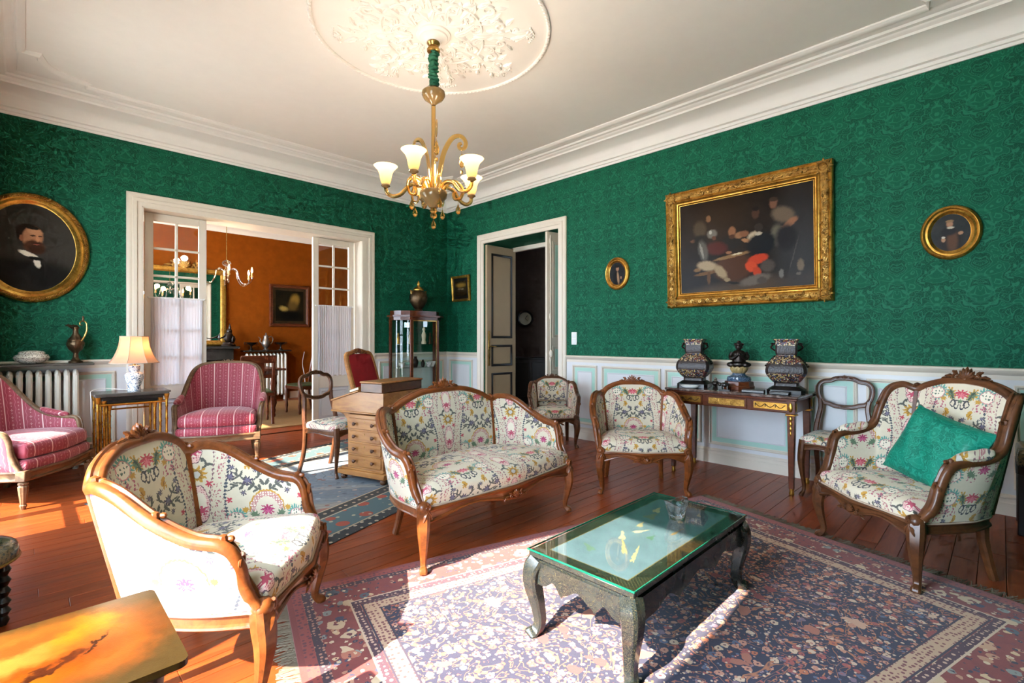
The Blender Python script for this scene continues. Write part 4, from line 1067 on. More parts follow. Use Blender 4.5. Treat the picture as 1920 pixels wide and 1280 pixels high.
# green cushion on the winged armchair
def cushion_mesh(w, h, d):
    m_ = MB()
    for s in (1, -1):
        def fn(u, v):
            x, y = u * 2 - 1, v * 2 - 1; e = max(0, (1 - x ** 4) * (1 - y ** 4)) ** .55
            k = 1 - .07 * (1 - abs(x) ** 2) * abs(y) ** 3; kk = 1 - .07 * (1 - abs(y) ** 2) * abs(x) ** 3
            return V(x * w / 2 * kk, y * h / 2 * k, s * d / 2 * e + .006 * math.sin(9 * x + 4 * y) * e)
        g = MB(); g.grid(fn, 18, 18); g.f = g.f if s > 0 else [f[::-1] for f in g.f]; m_.add(g.v, g.f)
    return m_
cu = thing('cushion', 'green silk damask cushion on the winged armchair', 'cushion', M=Matrix.Translation((3.45, .37, 0)) @ Matrix.Rotation(R(-132), 4, 'Z') @ Matrix.Translation((.07, .10, .615)) @ Matrix.Rotation(R(9), 4, 'Z') @ Matrix.Rotation(R(68), 4, 'X') @ Matrix.Rotation(R(-14), 4, 'Z'))
obj('cover', cushion_mesh(.43, .40, .14), M['silk'], cu, True, 80)
g = MB(); g.tube([(x * .208, y * .193, 0) for x, y in [(-1, -1), (-.5, -.965), (0, -.95), (.5, -.965), (1, -1), (.965, -.5), (.95, 0), (.965, .5), (1, 1), (.5, .965), (0, .95), (-.5, .965), (-1, 1), (-.965, .5), (-.95, 0), (-.965, -.5)]], .005, 6, closed=True); obj('piping', g, M['silk'], cu)
# balloon-back chairs
def balloon(label, loc, rz, wd):
    t = thing('balloon_back_chair', label, 'chair', loc, rz, 'balloon back side chairs')
    half = [(0, .90), (.06, .895), (.10, .875), (.145, .868), (.178, .84), (.186, .79), (.172, .73), (.142, .695), (.10, .685), (.06, .67), (0, .665)]
    loop = [(x, z) for x, z in cr(half, 4)] + [(-x, z) for x, z in cr(half, 4)[-2:0:-1]]
    yy = lambda z: .185 + (z - .44) * .16
    m_ = MB(); m_.sweep([(x, yy(z), z) for x, z in loop], [(a * .62, b * .7) for a, b in RAILP], closed=True, up=(0, -1, .16)); bl = obj('back_loop', m_, M[wd], t)
    m_ = MB(); Mx = Matrix.Translation((0, yy(.9) - .008, .895)) @ Matrix.Rotation(R(82), 4, 'X'); crest(m_, .12, .034, Mx); obj('crest_carving', m_, M[wd], bl)
    m_ = MB(); Mx = Matrix.Translation((0, yy(.67) - .008, .66)) @ Matrix.Rotation(R(82), 4, 'X'); crest(m_, .10, .026, Mx); obj('lower_carving', m_, M[wd], bl)
    for s in (-1, 1):
        p = cr([(.168, .72), (.160, .66), (.172, .58), (.185, .50), (.188, .42), (.185, .30), (.182, .16), (.19, .0)], 4)
        m_ = MB(); m_.sweep([(s * x, yy(z) if z > .42 else .182 + (.42 - z) ** 2 * .45, z) for x, z in p], rsq(.018), [1.05 - .25 * abs(i / len(p) - .5) for i in range(len(p))], up=(1, 0, 0)); obj('rear_leg', m_, M[wd], t)
        m_ = MB(); cabriole(m_, s * .19, -.19, (s * .5, -.85), .415, .72); obj('front_leg', m_, M[wd], t)
    out = [(x, y) for x, y in cr([(-.205, -.20), (-.10, -.222), (0, -.226), (.10, -.222), (.205, -.20), (.20, 0), (.18, .18), (0, .195), (-.18, .18), (-.20, 0), (-.205, -.20)], 4)[:-1]]
    obj('seat', seat_mesh(out, .415, .46, .025), M['tap'], t, True, 70)
    nr = [(x / math.hypot(x, y), y / math.hypot(x, y)) for x, y in out]; pts = [(x, y, a, b, .365 - .012 * math.cos(i * 2 * PI / 10)) for i, ((x, y), (a, b)) in enumerate(zip(out, nr))]
    obj('seat_rail', apron_mesh(pts + pts[:1], [(o * .7, f) for o, f in APR], .417, None), M[wd], t)
    return t
balloon('balloon back chair with floral seat beside the desk', (2.04, 4.33, .0056), R(20.5), 'walnut2')
balloon('balloon back chair against the panelling behind the winged armchair', (4.49, .905, 0), R(-90), 'walnut2')
# low red velvet chair
t = thing('velvet_chair', 'red velvet upright chair with pale carved frame behind the desk', 'chair', (2.76, 4.60, .0056), R(24))
bk = lambda z: .20 + (z - .36) * .30
m_ = MB(); m_.sweep([(x, bk(z) , z) for x, z in cr([(-.19, .36), (-.205, .60), (-.215, .85), (-.20, 1.03), (-.12, 1.06), (0, 1.085), (.12, 1.06), (.20, 1.03), (.215, .85), (.205, .60), (.19, .36)], 5)], rsq(.024), up=(0, -1, .3)); fr_ = obj('back_frame', m_, M['honey'], t)
m_ = MB(); crest(m_, .26, .06, Matrix.Translation((0, bk(1.07) - .02, 1.06)) @ Matrix.Rotation(R(75), 4, 'X')); obj('crest_carving', m_, M['mahog'], fr_)
m_ = MB()
def redf(s):
    def fn(u, v):
        z = .37 + v * .68; w = (.185 + .02 * math.sin(v * PI * .8)) * (1 if v < .9 else 1 - .12 * ((v - .9) / .1) ** 2); x = (u * 2 - 1) * w; e = (math.sin(PI * (.03 + .94 * u)) * math.sin(PI * (.03 + .94 * v))) ** .5
        return V(x, bk(z) - s * (.012 + .035 * e) * (1 if s > 0 else .6), z)
    return fn
for s in (1, -1):
    g = MB(); g.grid(redf(s), 14, 14); m_.add(g.v, g.f if s > 0 else [f[::-1] for f in g.f])
obj('back_pad', m_, M['red'], t, True, 80)
out = [(-.24, -.25), (0, -.27), (.24, -.25), (.25, 0), (.20, .2), (0, .21), (-.20, .2), (-.25, 0)]; out = [(a, b) for a, b in cr(out + out[:1], 4)[:-1]]
obj('seat', seat_mesh(out, .27, .36, .04), M['red'], t, True, 70)
nr = [(x / math.hypot(x, y), y / math.hypot(x, y)) for x, y in out]; pts = [(x, y, a, b, .21) for (x, y), (a, b) in zip(out, nr)]; obj('seat_rail', apron_mesh(pts + pts[:1], APR, .27, None), M['honey'], t)
for s in (-1, 1):
    m_ = MB(); cabriole(m_, s * .23, -.235, (s * .5, -.8), .25); obj('leg', m_, M['honey'], t)
    m_ = MB(); m_.sweep([V(s * .19, .2, .26), V(s * .195, .22, .12), V(s * .21, .26, 0)], rsq(.02), up=(1, 0, 0)); obj('leg', m_, M['honey'], t)
# ------------------------------------------------------------------ rugs
RW, RH = 2.94, 2.06; ra = R(-15.6); e1 = V(math.cos(ra), math.sin(ra), 0); e2 = V(-math.sin(ra), math.cos(ra), 0)
rc = V(.89, 2.44, 0) + e1 * RW / 2 - e2 * RH / 2
t = thing('persian_rug', 'large navy and red patterned carpet under the lacquer coffee table', 'rug', tuple(rc), ra)
m_ = MB(); m_.box((0, 0, .00275), (RW, RH, .005), .002); obj('pile', m_, rug_mat('persian_rug', RW / 2, RH / 2), t)
m_ = MB(); rf = random.Random(3)
for s in (-1, 1):
    for k in range(420):
        y = -RH / 2 + RH * (k + .5) / 420; L = rf.uniform(.05, .085); a = rf.uniform(-.6, .6); b = y + L * math.tan(a) * .6
        x0, x1 = s * RW / 2, s * (RW / 2 + L); w = .0014
        m_.add([(x0, y - w, .001), (x0, y + w, .001), (x0, y, .005), (x1, b - w, .001), (x1, b + w, .001), (x1, b, .004)], [(0, 1, 4, 3), (1, 2, 5, 4), (2, 0, 3, 5)])
fo = obj('fringe', m_, M['fringe'], t, False); fo['kind'] = 'stuff'
BW_, BH_ = 3.0, 2.18; ba = R(19); f1 = V(math.cos(ba), math.sin(ba), 0); f2 = V(-math.sin(ba), math.cos(ba), 0)
bc = V(1.03, 2.72, 0) + f1 * BW_ / 2 + f2 * BH_ / 2
tag(obj('kilim_rug', MB().box((0, 0, .00275), (BW_, BH_, .005), .002), blue_rug_mat('kilim_rug', BW_ / 2, BH_ / 2)), 'blue and rust patterned carpet under the writing desk', 'rug')
ob = bpy.data.objects['kilim_rug']; ob.location = tuple(bc); ob.rotation_euler = (0, 0, ba)
# ------------------------------------------------------------------ lacquer coffee table
CT = (1.472, 2.50, .885, 1.375); ctx, cty = (CT[0] + CT[1]) / 2, (CT[2] + CT[3]) / 2; cw, cd = CT[1] - CT[0], CT[3] - CT[2]
t = thing('lacquer_coffee_table', 'black lacquer coffee table with a glass top on the patterned carpet', 'coffee table', (ctx, cty, .0056))
def ct_top():
    m, t_, b = newmat('lacquer_top'); x, y, z = t_.sep(t_.coord('Object')); v = t_.comb(x, y)
    d = t_.m('MINIMUM', t_.m('SUBTRACT', cw / 2, t_.m('ABSOLUTE', x)), t_.m('SUBTRACT', cd / 2, t_.m('ABSOLUTE', y)))
    col = t_.mix(t_.noise(v, 8, 3), srgb('46545f'), srgb('6f818f'))
    for (a, bb, r1, r2, ro, c) in ((-.12, .05, .06, .016, 30, 'b0a284'), (-.02, .02, .05, .012, -25, 'c2b48e'), (.05, .06, .045, .015, 10, '9a8a68'), (-.22, -.02, .09, .012, 35, 'a89468'), (-.25, -.09, .10, .010, 20, 'b5a070'), (.18, .08, .05, .03, 0, '7d7258'), (.28, .10, .05, .02, 15, 'b49a6c'), (.30, .02, .035, .018, -10, '9c8a5c'), (.22, -.05, .04, .012, 40, 'a8966c'), (.08, -.10, .07, .008, 0, '8a6a3c'), (-.05, -.05, .03, .02, 0, '4f6a58'), (-.32, .08, .05, .02, 60, '5a6e60'), (.36, -.08, .03, .01, 20, 'b0a080')):
        col = lay(t_, col, shape(t_, t_.vm('ADD', v, t_.vm('SCALE', t_.noise(v, 40, 2, color=True), sc=.02)), (a + .01, bb + .01), (r1, r2), ro, 3, .5), c, .15)
    g = t_.mr(t_.m('PINGPONG', t_.m('MULTIPLY', t_.noise(v, 55, 2, .5, 1.0), 7.0), .5), .06, .14, .8, 0.0)
    lat = t_.m('MAXIMUM', t_.m('LESS_THAN', t_.m('PINGPONG', t_.m('ADD', x, y), .008), .0016), t_.m('LESS_THAN', t_.m('PINGPONG', t_.m('SUBTRACT', x, y), .008), .0016))
    cor = t_.m('LESS_THAN', t_.m('ADD', t_.m('SUBTRACT', cw / 2, t_.m('ABSOLUTE', x)), t_.m('SUBTRACT', cd / 2, t_.m('ABSOLUTE', y))), .16)
    bord = t_.m('LESS_THAN', d, .06)
    col = t_.mix(bord, col, t_.mix(t_.mix(cor, g, lat), srgb('0b0b09'), srgb('4a4129')))
    col = t_.mix(t_.m('LESS_THAN', t_.m('ABSOLUTE', t_.m('SUBTRACT', d, .062)), .002), col, srgb('6a5a30'))
    setp(t_, b, col, .45, 0.0); return m
m_ = MB(); m_.box((0, 0, .337), (cw, cd, .022), .003); tt = obj('table_top', m_, M['lacquer'], t)
m_ = MB(); m_.add([(sx * (cw / 2 - .004), sy * (cd / 2 - .004), .3484) for sx, sy in ((-1, -1), (1, -1), (1, 1), (-1, 1))], [(0, 1, 2, 3)]); obj('painted_inlay', m_, ct_top(), tt, False)
m_ = MB(); m_.box((0, 0, .317), (cw - .03, cd - .03, .02), .003); obj('waist', m_, M['lacquer'], t)
m_ = MB(); m_.box((0, 0, .3525), (cw + .006, cd + .006, .008), .0015); gt = obj('glass_top', m_, M['tableglass'], t)
m_ = MB(); m_.frame(cw + .009, cd + .009, [(.003, .3490), (0, .3496), (0, .3553), (.003, .3560)]); obj('glass_edge', m_, M['glassedge'], gt)
def scallop(L, n=48):
    pts = []
    for i in range(n + 1):
        u = i / n * 2 - 1; a = abs(u)
        z = -.075 + .02 * math.cos(u * PI * 3) * (1 - a) + (.015 * math.sin(a * PI * 5) if a > .3 else 0) - .05 * max(0, a - .72) / .28
        pts.append((u * L / 2, z))
    return [(L / 2, 0), (-L / 2, 0)] + pts
for s, L, rz_, off in ((1, cw - .03, 0, cd / 2 - .012), (-1, cw - .03, PI, cd / 2 - .012), (1, cd - .03, PI / 2, cw / 2 - .012), (-1, cd - .03, -PI / 2, cw / 2 - .012)):
    m_ = MB(); Mx = Matrix.Translation((0, 0, .310)) @ Matrix.Rotation(rz_, 4, 'Z') @ Matrix.Translation((0, off, 0)) @ Matrix.Rotation(R(90), 4, 'X'); m_.prism(scallop(L), -.008, .014, Mx); obj('apron', m_, M['lacquer'], t, False)
for sx in (-1, 1):
    for sy in (-1, 1):
        m_ = MB(); x, y = sx * (cw / 2 - .03), sy * (cd / 2 - .03); d = V(sx, sy, 0).normalized()
        q = cr([(.0, .312, 1.0), (.022, .27, 1.05), (.024, .21, .95), (.006, .13, .74), (-.004, .06, .62), (.008, .022, .62), (.028, .008, .74), (.034, 0, .7)], 4)
        m_.sweep([V(x, y, 0) + d * a + V(0, 0, max(b, 0)) for a, b, s_ in q], [(a, b) for a, b in rsq(.034, .3)], [s_ for a, b, s_ in q], up=(sx, 0, .001)); obj('leg', m_, M['lacquer'], t)
# cut crystal bowl
t = thing('crystal_bowl', 'small wavy crystal bowl on the coffee table', 'bowl', (2.21, 1.10, .3626))
def bowl(inner):
    def fn(u, v):
        a = u * 2 * PI; wv = 1 + .16 * math.cos(2 * a) + .06 * math.cos(5 * a)
        if inner: r = .052 * (.25 + .75 * v ** .7) * wv * .86; z = .022 + (.058 + .014 * math.cos(2 * a + .6)) * v ** 1.5
        else: r = (.034 + .026 * v ** 1.3) * (1 + (wv - 1) * v); z = (.08 + .014 * math.cos(2 * a + .6)) * v
        return V(r * math.cos(a), r * math.sin(a), z)
    return fn
m_ = MB(); m_.grid(bowl(False), 14, 5, wrap=True); k0 = len(m_.v); m_.f.append(tuple(range(14))[::-1])
g = MB(); g.grid(bowl(True), 14, 5, wrap=True); m_.add(g.v, [f[::-1] for f in g.f] + [tuple(range(14))])
m_.f += [(5 * 14 + i, 5 * 14 + (i + 1) % 14, k0 + 5 * 14 + (i + 1) % 14, k0 + 5 * 14 + i) for i in range(14)]
obj('bowl', m_, M['crystal'], t, False)
# ------------------------------------------------------------------ painted table in front
PT = (-.36, .247, 1.195, 1.60); pz = .555
t = thing('painted_table', 'low table with an autumn scene painted on its worn gold top', 'table', ((PT[0] + PT[1]) / 2, (PT[2] + PT[3]) / 2, 0)); pw, pd = PT[1] - PT[0], PT[3] - PT[2]
blobs = [(.08, .0, .20, .14, 8, '8a4a18', .5), (-.02, .03, .24, .12, 15, '9a6426', .5), (-.05, .02, .15, .07, 20, 'b0803a', .5), (.16, .08, .05, .07, -10, 'b08018', .5), (.05, .10, .11, .03, 14, '8e5020', .5), (.18, -.02, .07, .10, 10, '94561f', .5), (.05, -.06, .17, .05, 14, '84400f', .4), (-.06, -.11, .16, .05, 14, '9a6212', .5), (.10, -.035, .06, .012, 25, '4a2412', .4), (.03, -.062, .09, .006, 12, '3c1e0e', .3), (.17, .0, .05, .005, 60, '341a0c', .3), (-.18, -.12, .12, .06, 10, '8e5a14', .5), (-.1, .06, .09, .03, 20, 'b89450', .5)]
def rrect(w, h, r, n=5):
    return [(sx * (w / 2 - r) + r * math.cos(a0 + k * PI / 2 / n), sy * (h / 2 - r) + r * math.sin(a0 + k * PI / 2 / n)) for sx, sy, a0 in ((1, 1, 0), (-1, 1, PI / 2), (-1, -1, PI), (1, -1, 1.5 * PI)) for k in range(n + 1)]
m_ = MB(); m_.prism(rrect(pw, pd, .02), pz - .014, pz); obj('table_top', m_, picture('autumn_scene', ('40351c', '524528'), blobs, .5, .035, .28, 9, gain=(.48, .38, .30)), t, False)
m_ = MB(); m_.prism(rrect(pw - .05, pd - .05, .02), pz - .03, pz - .014); obj('top_underside', m_, M['ebony'], t, False)
for sy in (-1, 1):
    m_ = MB(); m_.box((0, sy * (pd / 2 - .05), pz - .06), (pw - .12, .016, .06), .003); obj('apron', m_, M['ebony'], t)
    for sx in (-1, 1):
        m_ = MB(); x, y = sx * (pw / 2 - .055), sy * (pd / 2 - .05); m_.lathe([(.010, 0), (.016, .02), (.012, .04), (.015, .2), (.011, .22), (.018, .25), (.011, .28), (.016, .46), (.02, pz - .03)], 12, (x, y, 0)); obj('leg', m_, M['ebony'], t)
# needlepoint stool at the edge
t = thing('needlepoint_stool', 'round needlepoint stool with a turned black leg under the window', 'stool', (-.20, 2.98, 0))
out = ngon(.19, 32); m_ = seat_mesh(out, .30, .355, .03); obj('seat', m_, M['needle'], t)
m_ = MB(); m_.tube([(x * 1.01, y * 1.01, .303) for x, y in out], .007, 6, closed=True); obj('nail_trim', m_, M['brass'], t)
for k in range(3):
    a = .2 + k * 2 * PI / 3; m_ = MB(); m_.lathe([(.012, 0), (.02, .02), (.014, .04), (.026, .06), (.014, .08), (.026, .10), (.014, .12), (.026, .145), (.014, .165), (.026, .19), (.014, .21), (.026, .235), (.016, .26), (.028, .28), (.028, .302)], 14, (.145 * math.cos(a), .145 * math.sin(a), 0)); obj('leg', m_, M['ebony'], t)
# upholstered stool at the far edge by the panelling
t = thing('dark_stool', 'dark framed upholstered stool by the panelling beyond the winged armchair', 'stool', (4.56, -.235, 0))
out = rrect(.40, .34, .05); obj('seat', seat_mesh([(x, y) for x, y in out], .43, .53, .02), M['needle'], t)
m_ = MB(); m_.prism([(x * 1.02, y * 1.02) for x, y in out], .38, .432); obj('seat_rail', m_, M['ebony'], t, False)
for sx in (-1, 1):
    for sy in (-1, 1):
        m_ = MB(); m_.box((sx * .165, sy * .135, .19), (.06, .06, .38), .006); obj('leg', m_, M['ebony'], t)
# ------------------------------------------------------------------ nest of gilt bamboo tables and lamp
def bamboo(L, r=.010):
    p = []; n = 6
    for i in range(n + 1):
        z = L * i / n; p += [(r, max(0, z - .012)), (r * 1.35, z), (r, min(L, z + .012))] if 0 < i < n else [(r * 1.3, z)]
    return p
for k, (w, d, z) in enumerate(((.56, .36, .735), (.47, .32, .70), (.39, .28, .665))):
    nm = ('outermost', 'middle', 'innermost')[k]
    t = thing('nesting_table', f'{nm} gilt bamboo legged table of the nest under the lamp', 'table', (.715, 5.735 + .005 * k, 0), 0, 'nest of gilt bamboo tables')
    m_ = MB(); m_.prism(rrect(w, d, .012), z - .016, z); m_.prism(rrect(w - .02, d - .02, .012), z - .03, z - .016); obj('table_top', m_, M['shelfstone'] if k == 0 else M['ebony'], t, False)
    for sx in (-1, 1):
        for sy in (-1, 1):
            m_ = MB(); m_.lathe(bamboo(z - .03), 10, (sx * (w / 2 - .03), sy * (d / 2 - .03), 0)); m_.lathe([(.012, z - .085), (.02, z - .05), (.024, z - .03)], 10, (sx * (w / 2 - .03), sy * (d / 2 - .03), 0)); obj('leg', m_, M['bamboo'], t)
        m_ = MB(); m_.tube([(sx * (w / 2 - .03), -(d / 2 - .03), .10), (sx * (w / 2 - .03), d / 2 - .03, .10)], .008, 8); obj('stretcher', m_, M['bamboo'], t)
    for sy in ((1,) if k else (1, -1)):
        m_ = MB(); m_.tube([(-(w / 2 - .03), sy * (d / 2 - .03), z - .10), (w / 2 - .03, sy * (d / 2 - .03), z - .10)], .008, 8); obj('stretcher', m_, M['bamboo'], t)
    m_ = MB(); m_.tube([(-(w / 2 - .03), d / 2 - .03, .10), (w / 2 - .03, d / 2 - .03, .10)], .008, 8); obj('stretcher', m_, M['bamboo'], t)
lx, ly, lz = .735, 5.70, .7355
t = thing('table_lamp', 'blue and white porcelain table lamp with a lit pink silk shade', 'lamp', (lx, ly, lz))
m_ = MB(); m_.lathe([(.050, 0), (.052, .02), (.046, .035), (.058, .08), (.072, .12), (.074, .15), (.062, .172), (.040, .182), (.040, .19), (.046, .20), (.046, .235), (.03, .24)], 28); obj('base', m_, M['blueporc'], t)
m_ = MB(); m_.lathe([(.012, .235), (.012, .29), (.018, .295), (.018, .33), (.01, .335)], 12); obj('socket', m_, M['brass'], t)
def shade(u, v):
    k = int(u * 8 + 1e-6) % 8; a = u * 2 * PI + PI / 8; r = .195 - .085 * math.sin(v * PI / 2) ** .75
    seg = 2 * PI / 8; aa = (a - PI / 8) % seg - seg / 2; r *= math.cos(seg / 2) / math.cos(aa)
    return V(r * math.cos(a), r * math.sin(a), .262 + .245 * v)
m_ = MB(); m_.grid(shade, 32, 10, wrap=True); sh = obj('lamp_shade', m_, M['lampshade'], t, True, 30)
for v in (0, 1):
    m_ = MB(); m_.tube([shade(k / 32, v) for k in range(32)], .004, 6, closed=True); obj('shade_trim', m_, M['gimp'], sh)
for k in range(8):
    m_ = MB(); m_.tube([shade(k / 8, v / 8) * 1.004 for v in range(9)], .002, 4); obj('shade_rib', m_, M['gimp'], sh)
m_ = MB(); m_.ell((0, 0, .37), (.026, .026, .036), 12); obj('bulb', m_, M['lampbulb'], t)
def lamp_light(name, loc, e, c, r=.04, parent=None):
    d = bpy.data.lights.new(name, 'POINT'); d.energy = e; d.color = c; d.shadow_soft_size = r
    o = bpy.data.objects.new(name, d); COL.objects.link(o); o.location = loc; return o
lamp_light('lamp_glow', (lx + .02, ly - .02, lz + .40), 1.6, (1, .55, .22))
m_ = MB(); m_.tube(cr([(lx - .04, ly + .06, lz + .01), (lx - .2, ly + .1, lz + .03), (lx - .30, ly + .02, lz + .02), (lx - .31, ly - .05, lz - .05), (lx - .29, ly + .1, .3), (lx - .25, ly + .3, .02)], 6), .003, 6); tag(obj('lamp_cord', m_, M['plastic']), 'thin white lamp cord hanging behind the gilt table', 'cord')
# ------------------------------------------------------------------ radiators
def radiator(name, label, x0, n, y, z0, z1, step=.062):
    t = thing(name, label, 'radiator', (x0, y, 0))
    for i in range(n):
        m_ = MB(); x = (i + .5) * step
        for dy in (-.055, .055): m_.sweep([(x, dy, z0 + .03), (x, dy, z1 - .03)], [(a, b) for a, b in rsq(.021, .6)], up=(0, 1, 0))
        m_.ell((x, 0, z1 - .04), (.024, .082, .05), 12); m_.ell((x, 0, z0 + .04), (.024, .082, .05), 12); obj('section', m_, M['radiator'], t)
    for x in (.5 * step, (n - .5) * step):
        m_ = MB(); m_.lathe([(.02, 0), (.024, .01), (.016, z0 + .02)], 10, (x, 0, 0)); obj('foot', m_, M['radiator'], t)
    return t
radiator('radiator', 'cream column radiator behind the pink striped armchair', LX + .06, 12, BY - .14, .10, .93)
m_ = MB(); m_.box((LX + .46, BY - .14, .985), (.88, .26, .022), .004); tag(obj('radiator_shelf', m_, M['shelfstone']), 'dark marble shelf over the salon radiator', 'shelf')
t = thing('ewer', 'tall dark bronze ewer with a scrolled handle on the radiator shelf', 'ewer', (.355, 6.17, .9965), R(-45))
prof = [(0, 0), (.052, 0), (.054, .012), (.036, .022), (.020, .05), (.024, .06), (.018, .08), (.026, .10), (.052, .125), (.066, .16), (.068, .185), (.056, .205), (.058, .215), (.036, .245), (.022, .28), (.02, .31), (.03, .335), (.026, .338), (.016, .31), (0, .30)]
m_ = MB(); m_.lathe(prof, 24); obj('body', m_, M['bronze2'], t)
m_ = MB(); m_.sweep([(-.012, 0, .325), (-.04, 0, .338), (-.075, 0, .352), (-.095, 0, .348)], ngon(.018, 8, .008), [1, .9, .6, .25], up=(0, 1, 0)); m_.sweep([(.02, 0, .33), (-.03, 0, .34)], ngon(.02, 8, .006), up=(0, 1, 0)); obj('spout', m_, M['bronze2'], t)
m_ = MB(); m_.tube(cr([(.052, 0, .20), (.085, 0, .25), (.105, 0, .31), (.10, 0, .37), (.068, 0, .395), (.04, 0, .375), (.045, 0, .35), (.062, 0, .355)], 5), .008, 8, [1 - .5 * i / 35 for i in range(36)]); obj('handle', m_, M['brass'], t)
m_ = MB(); m_.ell((.07, 0, .405), (.01, .01, .026), 8); m_.ell((.07, 0, .43), .010, 8); obj('finial', m_, M['bronze2'], t)
t = thing('lidded_bowl', 'squat white lidded porcelain bowl on the radiator shelf', 'bowl', (.06, 6.17, .9965))
m_ = MB(); m_.lathe([(.05, 0), (.07, .006), (.11, .03), (.122, .055), (.108, .08), (.085, .088)], 32, flute=.035); obj('body', m_, M['greyporc'], t)
m_ = MB(); m_.lathe([(.088, .085), (.09, .10), (.075, .112), (.03, .118), (0, .118)], 32); obj('lid', m_, M['greyporc'], t)
# ------------------------------------------------------------------ davenport writing desk
t = thing('davenport_desk', 'small honey walnut writing desk with side drawers behind the sofa', 'desk', (1.955, 4.02, 0), math.atan2(-.954, .30))
t.location.z = .0056
W_, D_ = .43, .50
m_ = MB(); m_.box((W_ / 2 + .03, D_ / 2, .335), (W_ - .03, D_ - .03, .47), .003); obj('pedestal', m_, M['honey'], t)
m_ = MB(); m_.box((W_ / 2 - .01, D_ / 2, .075), (W_ + .10, D_ + .02, .05), .008); m_.box((W_ / 2 - .0, D_ / 2, .108), (W_ + .04, D_, .016), .004); obj('plinth', m_, M['honey'], t)
for sx in (-.025, W_ - .01):
    for sy in (.04, D_ - .04):
        m_ = MB(); m_.lathe([(.012, 0), (.022, .006), (.03, .022), (.026, .04), (.016, .05), (.02, .055)], 14, (sx, sy, 0)); obj('bun_foot', m_, M['walnut2'], t)
prof = [(-.115, .60), (-.115, .675), (.19, .765), (W_ + .035, .765), (W_ + .035, .60)]
Mx = Matrix(((1, 0, 0, 0), (0, 0, 1, 0), (0, 1, 0, 0), (0, 0, 0, 1)))
m_ = MB(); m_.prism(prof, -.01, D_ + .01, Mx); m_.f = [f[::-1] for f in m_.f]; obj('slope_box', m_, M['honey'], t, False)
m_ = MB(); dx_, dz_ = .305, .09; L = math.hypot(dx_, dz_); m_.box((0, 0, 0), (L + .02, D_ + .05, .014), .004, Matrix.Translation((-.115 + dx_ / 2, D_ / 2, .675 + dz_ / 2 + .008)) @ Matrix.Rotation(-math.atan2(dz_, dx_), 4, 'Y')); obj('slope_lid', m_, M['honey'], t)
m_ = MB(); m_.box((W_ / 2 - .04, D_ / 2, .592), (W_ + .18, D_ + .035, .016), .005); obj('slope_moulding', m_, M['honey'], t)
m_ = MB(); m_.box((.335, D_ / 2, .805), (.235, D_ + .02, .075), .004); sb = obj('stationery_box', m_, M['walnut2'], t)
m_ = MB(); m_.box((.335, D_ / 2, .850), (.25, D_ + .04, .016), .006); obj('box_lid', m_, M['honey'], sb)
for k in range(4):
    z = .178 + k * .105
    m_ = MB(); m_.box((W_ / 2 + .03, .0125, z), (W_ - .075, .014, .092), .004); dr = obj('drawer', m_, M['honey'], t)
    for x in (.14, .345):
        m_ = MB(); m_.lathe([(.006, 0), (.006, .012), (.014, .018), (.016, .026), (.010, .032), (0, .034)], 12, M=Matrix.Translation((x, .006, z)) @ Matrix.Rotation(R(90), 4, 'X')); obj('knob', m_, M['walnut2'], dr)
    m_ = MB(); m_.ell((W_ / 2 + .03, .005, z + .02), (.005, .003, .007), 8); obj('keyhole', m_, M['brass'], dr)
for yy_ in (.05, D_ - .05):
    m_ = MB(); m_.prism([(.045, .60), (-.10, .60), (-.09, .575), (-.03, .56), (.01, .52), (.02, .44), (.045, .40)], yy_ - .012, yy_ + .012, Mx); obj('bracket', m_, M['honey'], t, False)
# book lying on the desk box
dm = Matrix.Translation((1.955, 4.02, 0)) @ Matrix.Rotation(math.atan2(-.954, .30), 4, 'Z')
t = thing('book', 'small pale book on the slope of the writing desk', 'book', M=dm @ Matrix.Translation((.14, .07, .775)) @ Matrix.Rotation(R(-16.4), 4, 'Y'))
m_ = MB(); m_.box((0, 0, .0125), (.105, .15, .018), .001); obj('pages', m_, M['paper'], t)
m_ = MB(); m_.box((0, 0, .0015), (.115, .16, .003), .001); m_.box((0, 0, .0235), (.115, .16, .003), .001); m_.box((.056, 0, .0125), (.004, .16, .02), .001); obj('cover', m_, M['honey'], t)
# ------------------------------------------------------------------ corner display cabinet
def vplan(off=0.0):
    pts = [(-.40, .17), (-.395, .05), (-.35, -.06), (-.25, -.145), (-.22, -.16), (.22, -.16), (.25, -.145), (.35, -.06), (.395, .05), (.40, .17)]
    return [(x * (1 + off / .4), y - off * (1 if y < .1 else 0)) for x, y in pts]
t = thing('display_cabinet', 'mahogany display cabinet with bowed glass in the corner', 'cabinet', (4.15, 6.10, 0))
m_ = MB(); m_.prism(vplan(.02), .18, .30); m_.prism(vplan(.0), .30, .33); obj('base', m_, M['mahog'], t, False)
m_ = MB(); m_.prism(vplan(.0), 1.49, 1.535); m_.prism(vplan(.035), 1.535, 1.56); m_.prism(vplan(-.02), 1.56, 1.625); obj('cornice', m_, M['mahog'], t, False)
for (x, y) in ((-.385, .15), (-.228, -.148), (.228, -.148), (.385, .15)):
    m_ = MB(); m_.box((x, y, .90), (.04, .035, 1.19), .005); obj('post', m_, M['mahog'], t)
    m_ = MB(); cabriole(m_, x * .97, y * .95, (x, y if y < 0 else .01), .19, .8); obj('leg', m_, M['mahog'], t)
m_ = MB(); m_.box((0, .172, .9), (.74, .004, 1.19)); obj('back_glass', m_, M['showglass'], t, False)
P_ = vplan(-.004)
